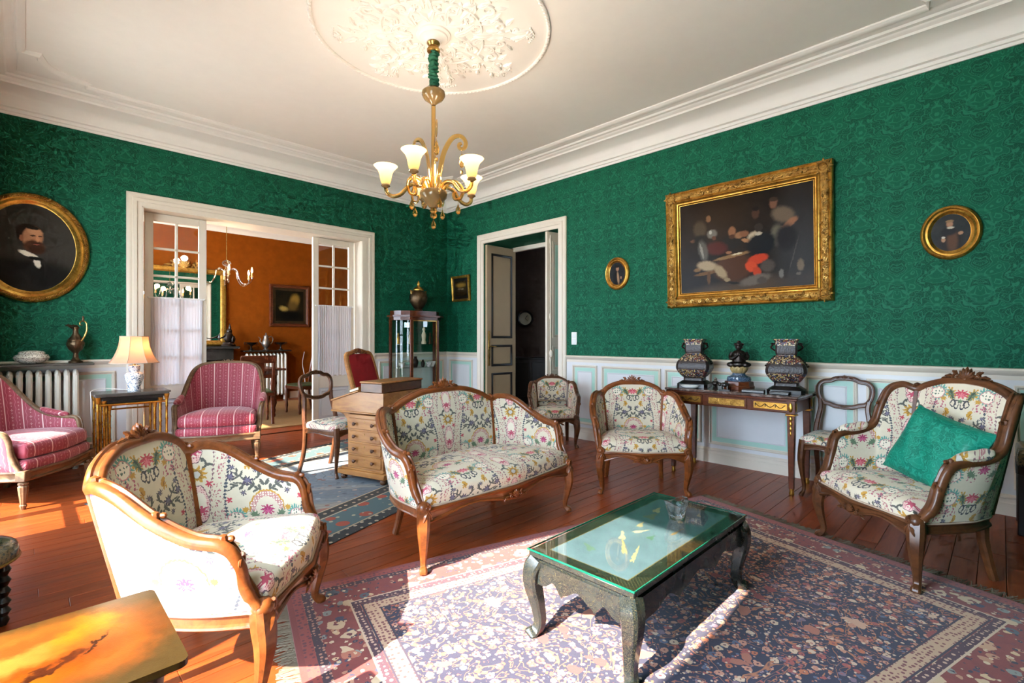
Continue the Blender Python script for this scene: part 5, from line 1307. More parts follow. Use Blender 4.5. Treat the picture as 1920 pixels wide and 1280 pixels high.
for a, b, nm in ((0, 4, 'bowed_glass'), (4, 6, 'door_glass'), (5, 10, 'bowed_glass')):
    seg = P_[a:b] if nm != 'bowed_glass' or a else P_[0:5]
    m_ = MB(); m_.grid(lambda u, v: V(seg[round(u * (len(seg) - 1))][0], seg[round(u * (len(seg) - 1))][1], .33 + 1.16 * v), len(seg) - 1, 1); obj(nm, m_, M['showglass'], t, True, 60)
SH = (.335, .80, 1.14)
for z in SH[1:]:
    m_ = MB(); m_.prism([(x * .93, y * .93) for x, y in vplan(-.02)], z - .004, z + .004); obj('shelf', m_, M['showglass'], t, False)
m_ = MB()
for x in (-.205, .205): m_.box((x, -.152, .91), (.012, .012, 1.16))
for z in (.34, 1.482): m_.box((0, -.152, z), (.41, .012, .014))
obj('door_frame', m_, M['brass'], t, False)
vc = V(4.15, 6.10, 0)
def small(name, label, cat, loc, prof, mat, n=14, extra=None, group='ornaments in the display cabinet'):
    m_ = MB(); m_.lathe(prof, n)
    if extra: extra(m_)
    o = obj(name, m_, M[mat]); o.location = tuple(loc); tag(o, label, cat, group); return o
FIG = [(.03, 0), (.032, .02), (.022, .05), (.028, .09), (.03, .12), (.018, .15), (.012, .165), (.02, .18), (.018, .20), (.006, .215), (0, .216)]
CUP = [(.018, 0), (.02, .006), (.032, .03), (.038, .055), (.034, .055), (.028, .03), (0, .012)]
VAS = [(.022, 0), (.03, .03), (.036, .06), (.024, .09), (.014, .105), (.02, .12), (.016, .12), (0, .10)]
for (nm, lb, ct, x, y, z, pf, mt, k) in (
    ('ivory_figurine', 'tall ivory figurine on the upper shelf of the display cabinet', 'figurine', .06, -.04, SH[2], FIG, 'ivory', 1.15),
    ('bronze_figurine', 'small bronze figurine at the end of the upper cabinet shelf', 'figurine', .20, .0, SH[2], FIG, 'bronze2', .8),
    ('ivory_figurine', 'carved ivory figure behind the bowed glass on the upper shelf', 'figurine', -.16, -.02, SH[2], FIG, 'ivory', .9),
    ('gilt_figurine', 'gilt figure at the back of the upper cabinet shelf', 'figurine', -.30, .08, SH[2], FIG, 'gilt', .75),
    ('porcelain_vase', 'dark little vase on the middle shelf of the display cabinet', 'vase', .03, -.06, SH[1], VAS, 'bronze', .9),
    ('porcelain_vase', 'tall dark vase on the middle cabinet shelf', 'vase', -.06, .0, SH[1], VAS, 'bronze', 1.3),
    ('porcelain_cup', 'blue and white cup on the middle cabinet shelf', 'cup', .14, -.05, SH[1], CUP, 'blueporc', 1.3),
    ('porcelain_bowl', 'white bowl at the end of the middle cabinet shelf', 'bowl', .24, .0, SH[1], CUP, 'porc', 1.4),
    ('porcelain_cup', 'painted cup behind the bowed glass on the middle shelf', 'cup', -.27, .03, SH[1], CUP, 'greyporc', 1.3),
    ('porcelain_bowl', 'white porcelain bowl on the cabinet floor', 'bowl', .06, -.06, SH[0], CUP, 'porc', 1.6),
    ('porcelain_bowl', 'blue patterned bowl on the cabinet floor', 'bowl', .18, -.03, SH[0], CUP, 'blueporc', 1.6),
    ('porcelain_bowl', 'brown patterned bowl on the cabinet floor', 'bowl', -.08, -.02, SH[0], CUP, 'greyporc', 1.6)):
    small(nm, lb, ct, vc + V(x, y, z + .0045), [(a * k, b * k) for a, b in pf], mt)
t = thing('covered_urn', 'ornate gilt and bronze covered urn on the display cabinet', 'urn', tuple(vc + V(-.02, -.02, 1.6255)))
m_ = MB(); m_.lathe([(.06, 0), (.065, .012), (.05, .03), (.085, .07), (.125, .14), (.132, .20), (.12, .26), (.085, .30), (.07, .305)], 28); obj('body', m_, M['bronze2'], t)
m_ = MB(); m_.lathe([(.078, .303), (.08, .318), (.06, .345), (.03, .36), (.016, .375), (.024, .39), (.02, .41), (.006, .445), (0, .45)], 20); obj('lid', m_, M['gilt'], t)
for s in (-1, 1):
    m_ = MB(); m_.ell((s * .115, 0, .27), (.025, .02, .035), 8); m_.ell((s * .13, 0, .295), .014, 8); obj('handle', m_, M['brass'], t)
# ------------------------------------------------------------------ console table
CX0, CX1, CY0, CY1, CZ = 4.19, 4.74, 1.10, 2.20, .775
t = thing('console_table', 'mahogany console table with gilt drawers and a marble top', 'console table', ((CX0 + CX1) / 2, (CY0 + CY1) / 2, 0), R(-90))
kw, kd = CY1 - CY0, CX1 - CX0
m_ = MB(); m_.box((0, 0, CZ - .011), (kw, kd, .022), .006); obj('marble_top', m_, M['marble'], t)
m_ = MB(); m_.box((0, 0, CZ - .03), (kw - .02, kd - .02, .016), .004); m_.box((0, 0, CZ - .088), (kw - .07, kd - .07, .10), .002); obj('frame', m_, M['mahog'], t)
for k, x in enumerate((-.345, 0, .345)):
    m_ = MB(); wd_ = .30 if k == 1 else .25; m_.box((x, -kd / 2 + .032, CZ - .088), (wd_ + .03, .012, .085), .003); dr = obj('drawer', m_, M['mahog'], t)
    m_ = MB(); m_.box((x, -kd / 2 + .0245, CZ - .088), (wd_, .006, .055), .002); pl = obj('gilt_plaque', m_, M['giltrelief'] if k == 1 else M['gilt'], dr)
    if k != 1:
        for j in range(3):
            m_ = MB(); c = x + (j - 1) * .075; m_.tube([(c - .034 + .068 * q / 8, -kd / 2 + .020, CZ - .076 - .024 * math.sin(PI * q / 8)) for q in range(9)], .003, 5); m_.ell((c - .036, -kd / 2 + .020, CZ - .085), (.004, .003, .016), 6); obj('swag', m_, M['bronze2'], pl)
for sx in (-1, 1):
    for sy in (-1, 1):
        x, y = sx * (kw / 2 - .06), sy * (kd / 2 - .06); m_ = MB()
        m_.box((x, y, CZ - .09), (.066, .066, .105), .003); m_.sweep([(x, y, .05), (x, y, CZ - .16)], rsq(.027, .12), [.62, 1.0], up=(1, 0, 0)); lg = obj('leg', m_, M['mahog'], t)
        m_ = MB(); m_.box((x, y, CZ - .150), (.075, .075, .014), .004); obj('gilt_collar', m_, M['gilt'], lg)
        m_ = MB(); m_.lathe([(.016, 0), (.02, .012), (.015, .03), (.018, .052)], 10, (x, y, 0)); obj('gilt_foot', m_, M['gilt'], lg)
        for j in range(4):
            m_ = MB(); m_.ell((x, y + sy * (.0275 - j * .0008), CZ - .18 - j * .038), (.014 - j * .002, .006, .02), 8); obj('gilt_drop', m_, M['gilt'], lg)
        m_ = MB(); m_.ell((x, y + sy * .034, CZ - .09), (.018, .006, .038), 8); obj('gilt_rosette', m_, M['gilt'], lg)
        m_ = MB(); m_.ell((x + sx * .034, y, CZ - .09), (.006, .018, .038), 8); obj('gilt_rosette', m_, M['gilt'], lg)
# vases and ornaments on the console
def square_vase(label, y):
    t = thing('square_vase', label, 'vase', (4.46, y, CZ + .001), R(-78), 'pair of square cloisonne vases')
    pl = [(.135, 0), (.135, .03), (.105, .05), (.095, .058)]
    m_ = MB()
    m_.sweep([(0, 0, z) for r, z in pl], rsq(1, .2), [r for r, z in pl], up=(0, 1, 0)); obj('stand', m_, M['ebony'], t, True, 30)
    pf = cr([(.088, .058), (.088, .085), (.105, .10), (.14, .15), (.148, .185), (.138, .23), (.105, .275), (.072, .305), (.078, .33), (.078, .40), (.084, .425), (.092, .435), (.092, .442)], 3)
    m_ = MB(); m_.sweep([(0, 0, z) for r, z in pf], [(a, b * .8) for a, b in rsq(1, .16)], [r for r, z in pf], up=(0, 1, 0)); obj('body', m_, M['cloi'], t, True, 30)
    for s in (-1, 1):
        m_ = MB(); m_.tube([(s * (.080 + .035 * math.sin(PI * k / 8)), 0, .345 + .06 * k / 8) for k in range(9)], .008, 6); m_.ell((s * .10, 0, .40), (.016, .013, .012), 6); obj('handle', m_, M['bronze'], t)
        m_ = MB()
        for j in range(6): m_.ell((s * (.088 + j * .0125), 0, .295 - j * .015), (.012, .012, .010), 6)
        obj('shoulder_ridge', m_, M['bronze'], t)
square_vase('square cloisonne vase with loop handles above the white dish', 2.035); square_vase('square cloisonne vase with loop handles beside the balloon back chair', 1.255)
t = thing('buddha_statue', 'dark praying Buddha seated on a lotus with a blue enamel foot', 'statue', (4.46, 1.635, CZ + .001), R(-72))
m_ = MB(); m_.lathe([(.125, 0), (.125, .03), (.118, .04), (.115, .07), (.10, .075)], 8); obj('wooden_stand', m_, M['mahog'], t, True, 25)
m_ = MB(); m_.lathe([(.095, .075), (.10, .085), (.095, .11), (.06, .125), (.05, .145), (.06, .16)], 20); obj('enamel_foot', m_, M['enamel'], t)
lo = MB()
for ring, (r, z, n_) in enumerate(((.055, .165, 9), (.05, .175, 9))):
    for k in range(n_):
        a = 2 * PI * (k + ring * .5) / n_; lo.ell((0, 0, 0), (.028, .012, .034), 8, Matrix.Translation((r * math.cos(a), r * math.sin(a), z)) @ Matrix.Rotation(a + PI / 2, 4, 'Z') @ Matrix.Rotation(R(32), 4, 'X'))
lo.lathe([(.05, .155), (.065, .175), (.06, .19), (0, .195)], 16); obj('lotus', lo, M['lotus'], t)
fg = MB()
fg.ell((0, 0, .222), (.088, .062, .03), 14); fg.ell((-.055, -.02, .218), (.045, .04, .024), 10); fg.ell((.055, -.02, .218), (.045, .04, .024), 10)
fg.lathe([(.05, .215), (.056, .25), (.052, .29), (.058, .315), (.04, .338), (.018, .345), (.016, .36)], 16, sq=(1, .72))
for s in (-1, 1):
    fg.tube(cr([(s * .052, .0, .325), (s * .07, -.005, .29), (s * .058, -.035, .268), (s * .012, -.05, .298), (s * .004, -.052, .322)], 4), .015, 8, [1.1 - .5 * i / 16 for i in range(17)])
fg.ell((0, -.004, .375), (.027, .029, .034), 12); fg.ell((0, -.03, .372), (.006, .008, .008), 6)
for s in (-1, 1): fg.ell((s * .027, 0, .372), (.006, .008, .016), 6); fg.ell((s * .024, .0, .395), (.018, .014, .014), 8)
fg.ell((0, .0, .412), (.018, .018, .018), 8); fg.ell((0, 0, .398), (.032, .03, .012), 10)
obj('figure', fg, M['bronze'], t)
t = thing('white_dish', 'white oblong porcelain dish in front of the square vase', 'dish', (4.275, 2.0, CZ + .001), R(-90))
m_ = MB(); m_.grid(lambda u, v: V((.055 + .035 * v) * math.cos(u * 2 * PI), (.03 + .02 * v) * math.sin(u * 2 * PI), .002 + .02 * v ** 1.5), 24, 4, wrap=True); m_.f.append(tuple(range(24))[::-1]); g = MB(); g.grid(lambda u, v: V((.05 + .038 * v) * math.cos(u * 2 * PI), (.027 + .022 * v) * math.sin(u * 2 * PI), .005 + .0175 * v ** 1.5), 24, 4, wrap=True); m_.add(g.v, [f[::-1] for f in g.f] + [tuple(range(24))]); obj('dish', m_, M['porc'], t)
t = thing('incense_burner', 'little dark footed pot with a bud lid on the console', 'pot', (4.36, 1.80, CZ + .001)); 
m_ = MB(); m_.lathe([(.02, 0), (.022, .006), (.008, .018), (.02, .03), (.034, .045), (.034, .058), (.02, .068)], 16); obj('pot', m_, M['bronze'], t)
m_ = MB(); m_.lathe([(.02, .068), (.012, .078), (.016, .088), (.008, .10), (0, .102)], 12); obj('lid', m_, M['pewter'], t)
t = thing('elephant_figurine', 'tiny dark elephant on a flat base on the console', 'figurine', (4.285, 1.69, CZ + .001), R(-75))
m_ = MB(); m_.box((0, 0, .004), (.09, .05, .008), .002); obj('base', m_, M['ebony'], t)
m_ = MB(); m_.ell((0, 0, .048), (.038, .02, .021), 12); m_.ell((-.038, 0, .05), (.018, .016, .017), 10); m_.tube(cr([(-.052, 0, .05), (-.062, 0, .036), (-.06, 0, .02)], 3), .005, 6)
for sx in (-.022, .024):
    for sy in (-.01, .01): m_.lathe([(.008, .008), (.007, .04)], 8, (sx, sy, 0))
obj('elephant', m_, M['stone'], t)
t = thing('flat_case', 'flat dark case lying on the console beside the Buddha', 'case', (4.30, 1.46, CZ + .001), R(-80))
m_ = MB(); m_.box((0, 0, .010), (.17, .09, .02), .003); obj('case', m_, M['ebony'], t); m_ = MB(); m_.box((0, 0, .022), (.165, .086, .004), .001); obj('lid', m_, M['bronze'], t)
t = thing('flat_box', 'low black tray in front of the square vase by the balloon back chair', 'tray', (4.285, 1.255, CZ + .001), R(-86))
m_ = MB(); m_.box((0, 0, .008), (.14, .075, .016), .003); m_.frame(.14, .075, [(0, .016), (0, .02), (.008, .02), (.012, .016)]); obj('tray', m_, M['ebony'], t)
# ------------------------------------------------------------------ ceiling rose
RX, RY = 2.2, 3.04
t = thing('ceiling_rose', 'large round plaster ceiling rose with scrolling leaves over the chandelier', 'ceiling rose', M=Matrix.Translation((RX, RY, ZC)) @ Matrix.Rotation(PI, 4, 'X'))
m_ = MB(); m_.tube([(.87 * math.cos(2 * PI * i / 96), .87 * math.sin(2 * PI * i / 96), .004) for i in range(96)], .014, 8, closed=True)
obj('rope_rim', m_, M['plaster'], t)
m_ = MB()
for i in range(150):
    a = 2 * PI * i / 150; m_.ell((0, 0, 0), (.012, .020, .010), 6, Matrix.Translation((.87 * math.cos(a), .87 * math.sin(a), .012)) @ Matrix.Rotation(a + .6, 4, 'Z'))
o = obj('rope_twist', m_, M['plaster'], t); o['kind'] = 'stuff'
m_ = MB(); m_.lathe([(.13, 0), (.13, .012), (.11, .02), (.105, .03), (.08, .034), (.06, .05), (.055, .06), (0, .06)], 40); obj('boss', m_, M['plaster'], t)
m_ = MB(); rr_ = random.Random(11)
for sec in range(8):
    base_ = sec * PI / 4
    for mir in (1, -1):
        Mx = Matrix.Rotation(base_, 4, 'Z') @ Matrix.Diagonal((1, mir, 1, 1))
        big = 1.0 if sec % 2 == 0 else .82
        scroll(m_, (.33, .075), .062 * big, PI * .9, 1.3, .013, .004, Mx, tail=(.17, .02, .004)); scroll(m_, (.50, .10), .058 * big, PI * .8, -1.3, .012, .004, Mx, tail=(.37, .13, .004))
        scroll(m_, (.62, .06), .045 * big, PI, 1.2, .010, .004, Mx, tail=(.52, .03, .004))
        for (x, y, a, L, w) in ((.16, .0, .35, .12, .028), (.24, .05, .9, .10, .025), (.30, .02, .1, .13, .028), (.40, .05, -.3, .10, .024), (.42, .12, 1.0, .10, .022), (.47, .03, .5, .09, .02), (.55, .12, 1.1, .08, .018), (.58, .04, .1, .12, .022), (.66, .07, .8, .08, .018), (.68, .02, .2, .10, .018), (.27, .12, 1.6, .07, .018), (.36, .17, .4, .09, .018), (.46, .19, .9, .07, .016), (.20, .04, 1.5, .07, .018)):
            if x + L > .72 and sec % 2: continue
            leaf(m_, (x, y, 0), a + rr_.uniform(-.1, .1), L * 1.12, w, .020, rr_.uniform(-.9, .9), Mx)
        for k in range(4):
            a = .9 + k * .5; m_.ell((.745 + .02 * math.cos(a), .02 + .022 * k, .006), (.010, .010, .010), 6, Mx)
    Mx = Matrix.Rotation(base_, 4, 'Z')
    for k in range(5): m_.ell((0, 0, 0), (.010, .028, .012), 6, Mx @ Matrix.Translation((.70 + .03 * math.cos((k - 2) * .6), .03 * math.sin((k - 2) * .6), .004)) @ Matrix.Rotation((k - 2) * .6 - PI / 2, 4, 'Z'))
o = obj('leaf_relief', m_, M['plaster'], t); o['kind'] = 'stuff'
m_ = MB(); m_.tube([(.36 * math.cos(a) * (1 + .12 * abs(math.cos(2 * a))), .36 * math.sin(a) * (1 + .12 * abs(math.cos(2 * a))), .006) for a in [2 * PI * i / 64 for i in range(64)]], .010, 6, closed=True); obj('inner_band', m_, M['plaster'], t)
# ------------------------------------------------------------------ amber glass chandelier
def chandelier():
    t = thing('glass_chandelier', 'amber blown glass chandelier with five lit bell shades', 'chandelier', (RX, RY, 0))
    m_ = MB(); m_.lathe([(.045, 3.462), (.05, 3.45), (.036, 3.43), (.04, 3.42), (.05, 3.405), (.048, 3.39), (.02, 3.375)], 24); obj('canopy', m_, M['brass'], t)
    m_ = MB(); rs = random.Random(5)
    def slv(u, v):
        a = u * 2 * PI; r = .032 + .008 * math.sin(v * 60 + 2 * math.sin(a + v * 9)) + .004 * math.sin(3 * a + v * 23)
        return V(r * math.cos(a) + .006 * math.sin(v * 14), r * math.sin(a) + .006 * math.cos(v * 11), 3.12 + .27 * v)
    m_.grid(slv, 16, 60, wrap=True); obj('fabric_sleeve', m_, M['sleeve'], t, True, 80)
    m_ = MB(); m_.lathe([(.014, 2.985), (.028, 3.0), (.07, 3.03), (.088, 3.06), (.086, 3.085), (.06, 3.108), (.03, 3.116), (.0, 3.118)], 28); obj('upper_cup', m_, M['amberdark'], t)
    m_ = MB(); m_.lathe([(.026, 2.34), (.020, 2.42), (.017, 2.60), (.016, 2.99)], 14, flute=.12); obj('stem', m_, M['amber'], t)
    m_ = MB(); m_.lathe([(0, 2.205), (.03, 2.21), (.045, 2.23), (.075, 2.26), (.10, 2.29), (.105, 2.315), (.098, 2.335), (.07, 2.345), (.03, 2.36), (.012, 2.37)], 32, flute=.03); obj('bowl', m_, M['amberdark'], t)
    m_ = MB(); m_.lathe([(.012, 2.17), (.03, 2.185), (.022, 2.205), (.012, 2.21)], 16, flute=.05); m_.ell((0, 0, 2.152), (.028, .028, .022), 12); obj('lower_finial', m_, M['amber'], t)
    drop = [(0, 0), (.012, .006), (.020, .022), (.018, .038), (.008, .06), (.003, .075), (.0, .09)]
    m_ = MB(); m_.lathe(drop, 12, (0, 0, 2.048)); obj('drop', m_, M['amber'], t)
    shp = [(.022, 0), (.034, .012), (.040, .04), (.046, .075), (.058, .105), (.078, .128), (.088, .138)]
    for k in range(5):
        a = R(-148 + 72 * k); d = V(math.cos(a), math.sin(a), 0)
        arm = cr([(.05, 2.33), (.11, 2.385), (.18, 2.375), (.24, 2.31), (.30, 2.29), (.345, 2.315), (.355, 2.36)], 5)
        m_ = MB(); m_.tube([d * r + V(0, 0, z) for r, z in arm], .015, 10); am = obj('arm', m_, M['amber'], t)
        c = d * .355
        m_ = MB(); m_.lathe([(.014, 2.352), (.034, 2.366), (.030, 2.376), (.014, 2.38), (.012, 2.42), (0, 2.42)], 14, c); obj('cup', m_, M['amberdark'], am)
        m_ = MB(); m_.lathe([(r, 2.378 + z) for r, z in shp], 24, c); m_.f = [f for f in m_.f if len(f) == 4]; obj('shade', m_, M['shadeglass'], am, True, 80)
        m_ = MB(); m_.ell(c + V(0, 0, 2.445), (.018, .018, .026), 10); obj('bulb', m_, M['bulb'], am)
        lamp_light('chandelier_glow', tuple(V(RX, RY, 2.575) + c), 4.2, (1, .82, .62), .05)
        # lower curl with its drop
        a2 = a + R(36); e = V(math.cos(a2), math.sin(a2), 0)
        cur = cr([(.07, 2.34), (.11, 2.40), (.17, 2.41), (.215, 2.36), (.205, 2.29), (.16, 2.28), (.15, 2.32), (.175, 2.335)], 5)
        m_ = MB(); m_.sweep([e * r + V(0, 0, z) for r, z in cur], ngon(.016, 8, .005), [1 - .4 * i / (len(cur) - 1) for i in range(len(cur))], up=tuple(e.cross(V(0, 0, 1)))); cu_ = obj('lower_curl', m_, M['amber'], t)
        m_ = MB(); m_.lathe(drop, 10, e * .185 + V(0, 0, 2.165)); m_.tube([e * .185 + V(0, 0, 2.25), e * .185 + V(0, 0, 2.29)], .0015, 4); obj('drop', m_, M['amber'], cu_)
    for deg in (15, 140, -75):
        a = R(-45 + deg); e = V(math.cos(a), math.sin(a), 0)
        cur = cr([(.03, 2.36), (.05, 2.50), (.08, 2.64), (.14, 2.75), (.205, 2.775), (.245, 2.735), (.235, 2.685), (.20, 2.68), (.195, 2.71), (.215, 2.72)], 5)
        m_ = MB(); m_.sweep([e * r + V(0, 0, z) for r, z in cur], ngon(.020, 8, .005), [1 - .35 * i / (len(cur) - 1) for i in range(len(cur))], up=tuple(e.cross(V(0, 0, 1)))); cu_ = obj('tall_curl', m_, M['amber'], t)
        m_ = MB(); m_.lathe([(r, z * 1.4) for r, z in drop], 10, e * .215 + V(0, 0, 2.53)); m_.ell(e * .215 + V(0, 0, 2.50), (.012, .012, .016), 8); m_.tube([e * .215 + V(0, 0, 2.65), e * .215 + V(0, 0, 2.68)], .0015, 4); obj('drop', m_, M['amber'], cu_)
chandelier()
# ------------------------------------------------------------------ pictures
def tilt(Mx, deg): return Mx @ Matrix.Rotation(R(deg), 4, 'X')
OV = [(0, 0), (0, .018), (.010, .034), (.026, .042), (.040, .036), (.046, .028), (.056, .03), (.066, .034), (.078, .026), (.09, .014), (.096, .012)]
def oval_picture(label, Mx, w, h, k, mat, rope=False):
    t = thing('oval_picture', label, 'picture', M=Mx)
    m_ = MB(); m_.frame(w, h, [(a * k, b * k) for a, b in OV], True, 72); fr = obj('frame', m_, M['gilt'], t)
    if rope:
        m_ = MB(); n = 150
        for i in range(n):
            a = 2 * PI * i / n; m_.ell((0, 0, 0), (.008, .022, .010), 6, Matrix.Translation(((w / 2 - .026 * k) * math.cos(a), (h / 2 - .026 * k) * math.sin(a), .040 * k)) @ Matrix.Rotation(a + .75, 4, 'Z'))
        o = obj('rope_carving', m_, M['rope'], fr); o['kind'] = 'stuff'
    m_ = MB(); n = 72; a, b = w / 2 - .088 * k, h / 2 - .088 * k
    m_.add([(x, y, .012 * k) for x, y in ngon(a, n, b)], [tuple(range(n))]); obj('canvas', m_, mat, t, False)
SK = '9a6a4c'
gent = picture('portrait_of_gentleman', ('1d1b18', '3a3630'), [(0, .02, .34, .40, 0, '35312c', .5), (.02, -.34, .36, .23, 0, '15120f', .25), (-.15, -.30, .16, .2, 20, '1b1612', .3), (-.015, -.062, .07, .022, -25, 'd0c8ba', .2), (.042, -.135, .022, .045, 15, 'c4bcae', .25), (.03, -.095, .05, .016, -8, '14110f', .2), (-.01, .16, .085, .055, -6, '1e140d', .2), (-.065, .12, .032, .07, 8, '20150e', .25), (.012, .095, .068, .10, -6, SK, .15), (.025, .15, .05, .03, -10, 'a87858', .3), (-.062, .082, .014, .026, 0, '8a5a40', .3), (.02, .015, .070, .058, 0, '4a2c1c', .25), (.038, -.012, .055, .045, 0, '3a2014', .3), (.0, .188, .06, .018, -10, '1e140d', .25), (.045, .092, .012, .032, 0, 'b07a58', .4), (.012, .112, .02, .006, 0, '3a2418', .3), (.062, .112, .014, .006, 0, '3a2418', .3), (.035, .045, .035, .008, 0, '40261a', .3), (.035, .034, .02, .006, 0, '8a4a3c', .3)], .3, .008, .4, 3, gain=(1.5, 1.45, 1.4))
oval_picture('large oval portrait of a bearded gentleman in a gilt frame', wallM('B', .055, 2.055, .002), .82, 1.0, 1.05, gent, True)
p1_ = picture('small_portrait_left', ('17181a', '2a2a28'), [(-.01, -.06, .045, .09, 0, '120f0e', .3), (.012, -.05, .014, .07, 5, '9a7a5c', .4), (.005, .055, .02, .026, 0, '9a7258', .3), (.005, .078, .022, .012, 0, '2c2018', .3), (.05, -.05, .01, .016, 0, '9a7258', .4)], .3, .004, .4, 8)
oval_picture('smallest oval portrait near the hall doorway', tilt(wallM('R', 3.115, 1.967, .002), 2), .325, .375, .62, p1_)
p2_ = picture('small_portrait_right', ('1b1c1c', '35322c'), [(.0, -.08, .07, .09, 0, '241812', .4), (.01, -.06, .03, .08, 0, '5a3820', .4), (-.01, .01, .045, .03, 0, '1a1412', .3), (-.005, .062, .018, .022, 0, 'a8785a', .3), (-.005, .083, .022, .01, 0, '8a6a48', .3), (0, .036, .02, .008, 0, 'c0b09a', .3), (-.04, -.05, .012, .016, 0, 'a87c5c', .3), (.055, -.01, .014, .012, 20, 'a87c5c', .3), (-.04, -.032, .01, .008, 0, 'c8bca8', .3)], .3, .004, .4, 8)
oval_picture('oval portrait of a lady to the side of the large painting', tilt(wallM('R', .265, 2.0, .002), 2), .345, .395, .66, p2_)
# the large tavern scene: places read off as fractions of the canvas
PW, PH = 1.49, 1.18; cwid, chei = 1.21, .90
def tv(cx, cy_):
    top = 435 - (cx - 235) * .2; bot = 1085 - (cx - 275) * .066
    return ((cx - 752) / 1000 * cwid, ((bot - cy_) / (bot - top) - .5) * chei)
def B(cx, cy_, rx, ry, rot, c, s=.3):
    x, y = tv(cx, cy_); return (x, y, rx * .00121, ry * .00128, rot, c, s)
tav = [B(750, 1040, 480, 60, 6, '4a3a2c', .6), B(1130, 700, 130, 320, 0, '33302f', .7), B(560, 480, 200, 160, 0, '2c1c10', .8),
       B(425, 600, 52, 62, 10, '4a3c2a'), B(498, 520, 20, 26, 0, '7a5436'), B(370, 690, 26, 12, 0, '6a4630'), B(430, 680, 55, 40, 0, '1d1712'),
       B(400, 905, 30, 14, 0, '7a5a38'), B(485, 925, 110, 13, 6, '6b4a28', .2), B(495, 960, 14, 50, 0, '5a3c20'),
       B(690, 885, 150, 100, 4, '4a2a16', .2), B(685, 795, 150, 14, 8, '80603c', .2),
       B(683, 690, 75, 52, 0, '201c1a'), B(683, 612, 28, 34, 0, '86593c'), B(683, 650, 24, 16, 0, '4a2c1c'), B(735, 640, 30, 24, 0, '8a6244'), B(775, 628, 34, 22, 0, '7a4e34'), B(845, 650, 44, 34, 20, 'b6a286'), B(790, 680, 36, 14, -20, '9a6c4a'),
       B(560, 740, 85, 48, -8, '4f1c16'), B(450, 760, 38, 80, 12, '57524a'), B(438, 760, 10, 60, 14, '8a857a'), B(525, 632, 40, 32, 0, '6e685e'), B(512, 622, 12, 14, 0, 'b0aa9c'), B(540, 662, 17, 17, 0, '5e3a28'), B(655, 770, 22, 10, 0, '8a5c40'), B(480, 872, 80, 36, -10, 'a48e70'), B(590, 915, 34, 62, 40, '9a8464'), B(640, 975, 26, 14, -20, '8a7658'), B(700, 1000, 60, 10, -8, '1e1712'),
       B(1050, 485, 78, 52, -25, '665646'), B(985, 400, 27, 36, 0, '6e4a38'), B(985, 372, 28, 16, 0, '3a2a20'), B(1100, 545, 52, 22, 35, '8e6046'), B(1045, 595, 34, 20, 10, '8e6046'), B(1010, 640, 46, 70, 0, '5f5a4a'), B(1070, 660, 70, 90, 0, '262224'), B(860, 475, 26, 40, 0, '4a3024'), B(862, 440, 28, 16, 0, '1a1210'),
       B(895, 705, 105, 78, 15, '121418', .2), B(880, 582, 31, 32, 0, '2e2622', .2), B(880, 628, 24, 12, 0, 'b0a48e'), B(870, 820, 74, 34, 12, 'b83a1c', .2), B(825, 875, 46, 36, -30, 'c0421f', .2), B(865, 915, 30, 36, 20, 'ac3818', .2), B(940, 870, 50, 44, 0, '4a4038'),
       B(850, 975, 110, 34, 12, '62584e'), B(900, 980, 36, 26, 0, '4a4038'), B(1035, 930, 16, 30, 0, '6a655e'), B(1162, 865, 22, 40, 0, '6a5c4c'), B(1150, 930, 16, 10, 0, '5a5048'), B(1120, 780, 4, 110, -15, '4a4440'), B(720, 780, 40, 6, 6, 'c8b898')]
t = thing('tavern_painting', 'large dark tavern painting in a wide ornate gilt frame', 'painting', M=tilt(wallM('R', 1.735, 2.13, .030), 2.2))
m_ = MB(); m_.frame(PW, PH, [(0, -.012), (0, .03), (.008, .045), (.018, .05), (.026, .045), (.030, .04), (.060, .052), (.085, .040), (.090, .034), (.098, .04), (.106, .042), (.114, .034), (.122, .024), (.130, .022), (.136, .026), (.142, .012), (.146, .010)]); fr = obj('frame', m_, M['gilt'], t)
m_ = MB(); m_.frame(PW - .056, PH - .056, [(0, .042), (.006, .050), (.03, .056), (.052, .044), (.058, .040)]); obj('relief_band', m_, M['giltrelief'], fr)
rs = random.Random(2)
for (nx, w, h, hor) in ((15, PW, PH, True), (11, PW, PH, False)):
    for s in (-1, 1):
        for k in range(nx):
            u = (k + .5) / nx * 2 - 1; L = (w if hor else h) / 2 - .16
            c = (u * L, s * (h / 2 - .058)) if hor else (s * (w / 2 - .058), u * L)
            m_ = MB(); sc_ = 1 if k % 2 else -1
            scroll(m_, (c[0], c[1]), .018, .3, sc_ * 1.0, .0045, .056); leaf(m_, (c[0] + .012, c[1], .050), rs.uniform(-1, 1) + (0 if hor else PI / 2), .04, .010, .012, .8 * sc_); leaf(m_, (c[0] - .012, c[1], .050), PI + rs.uniform(-1, 1) + (0 if hor else PI / 2), .04, .010, .012, .8 * sc_); obj('leaf_scroll', m_, M['brass'], fr)
for sx in (-1, 1):
    for sy in (-1, 1):
        m_ = MB(); c = (sx * (PW / 2 - .062), sy * (PH / 2 - .062)); m_.lathe([(.05, .045), (.052, .06), (.035, .07), (.03, .062), (.016, .072), (0, .076)], 20, (c[0], c[1], 0), flute=.05)
        for k in range(8): leaf(m_, (c[0] + .03 * math.cos(k * PI / 4), c[1] + .03 * math.sin(k * PI / 4), .05), k * PI / 4, .045, .012, .014)
        obj('corner_rosette', m_, M['giltrelief'], fr)
m_ = MB(); m_.add([(-cwid / 2, -chei / 2, .010), (cwid / 2, -chei / 2, .010), (cwid / 2, chei / 2, .010), (-cwid / 2, chei / 2, .010)], [(0, 1, 2, 3)]); obj('canvas', m_, picture('tavern_scene', ('17110d', '2a1e16'), tav, .3, .012, .3, 4), t, False)
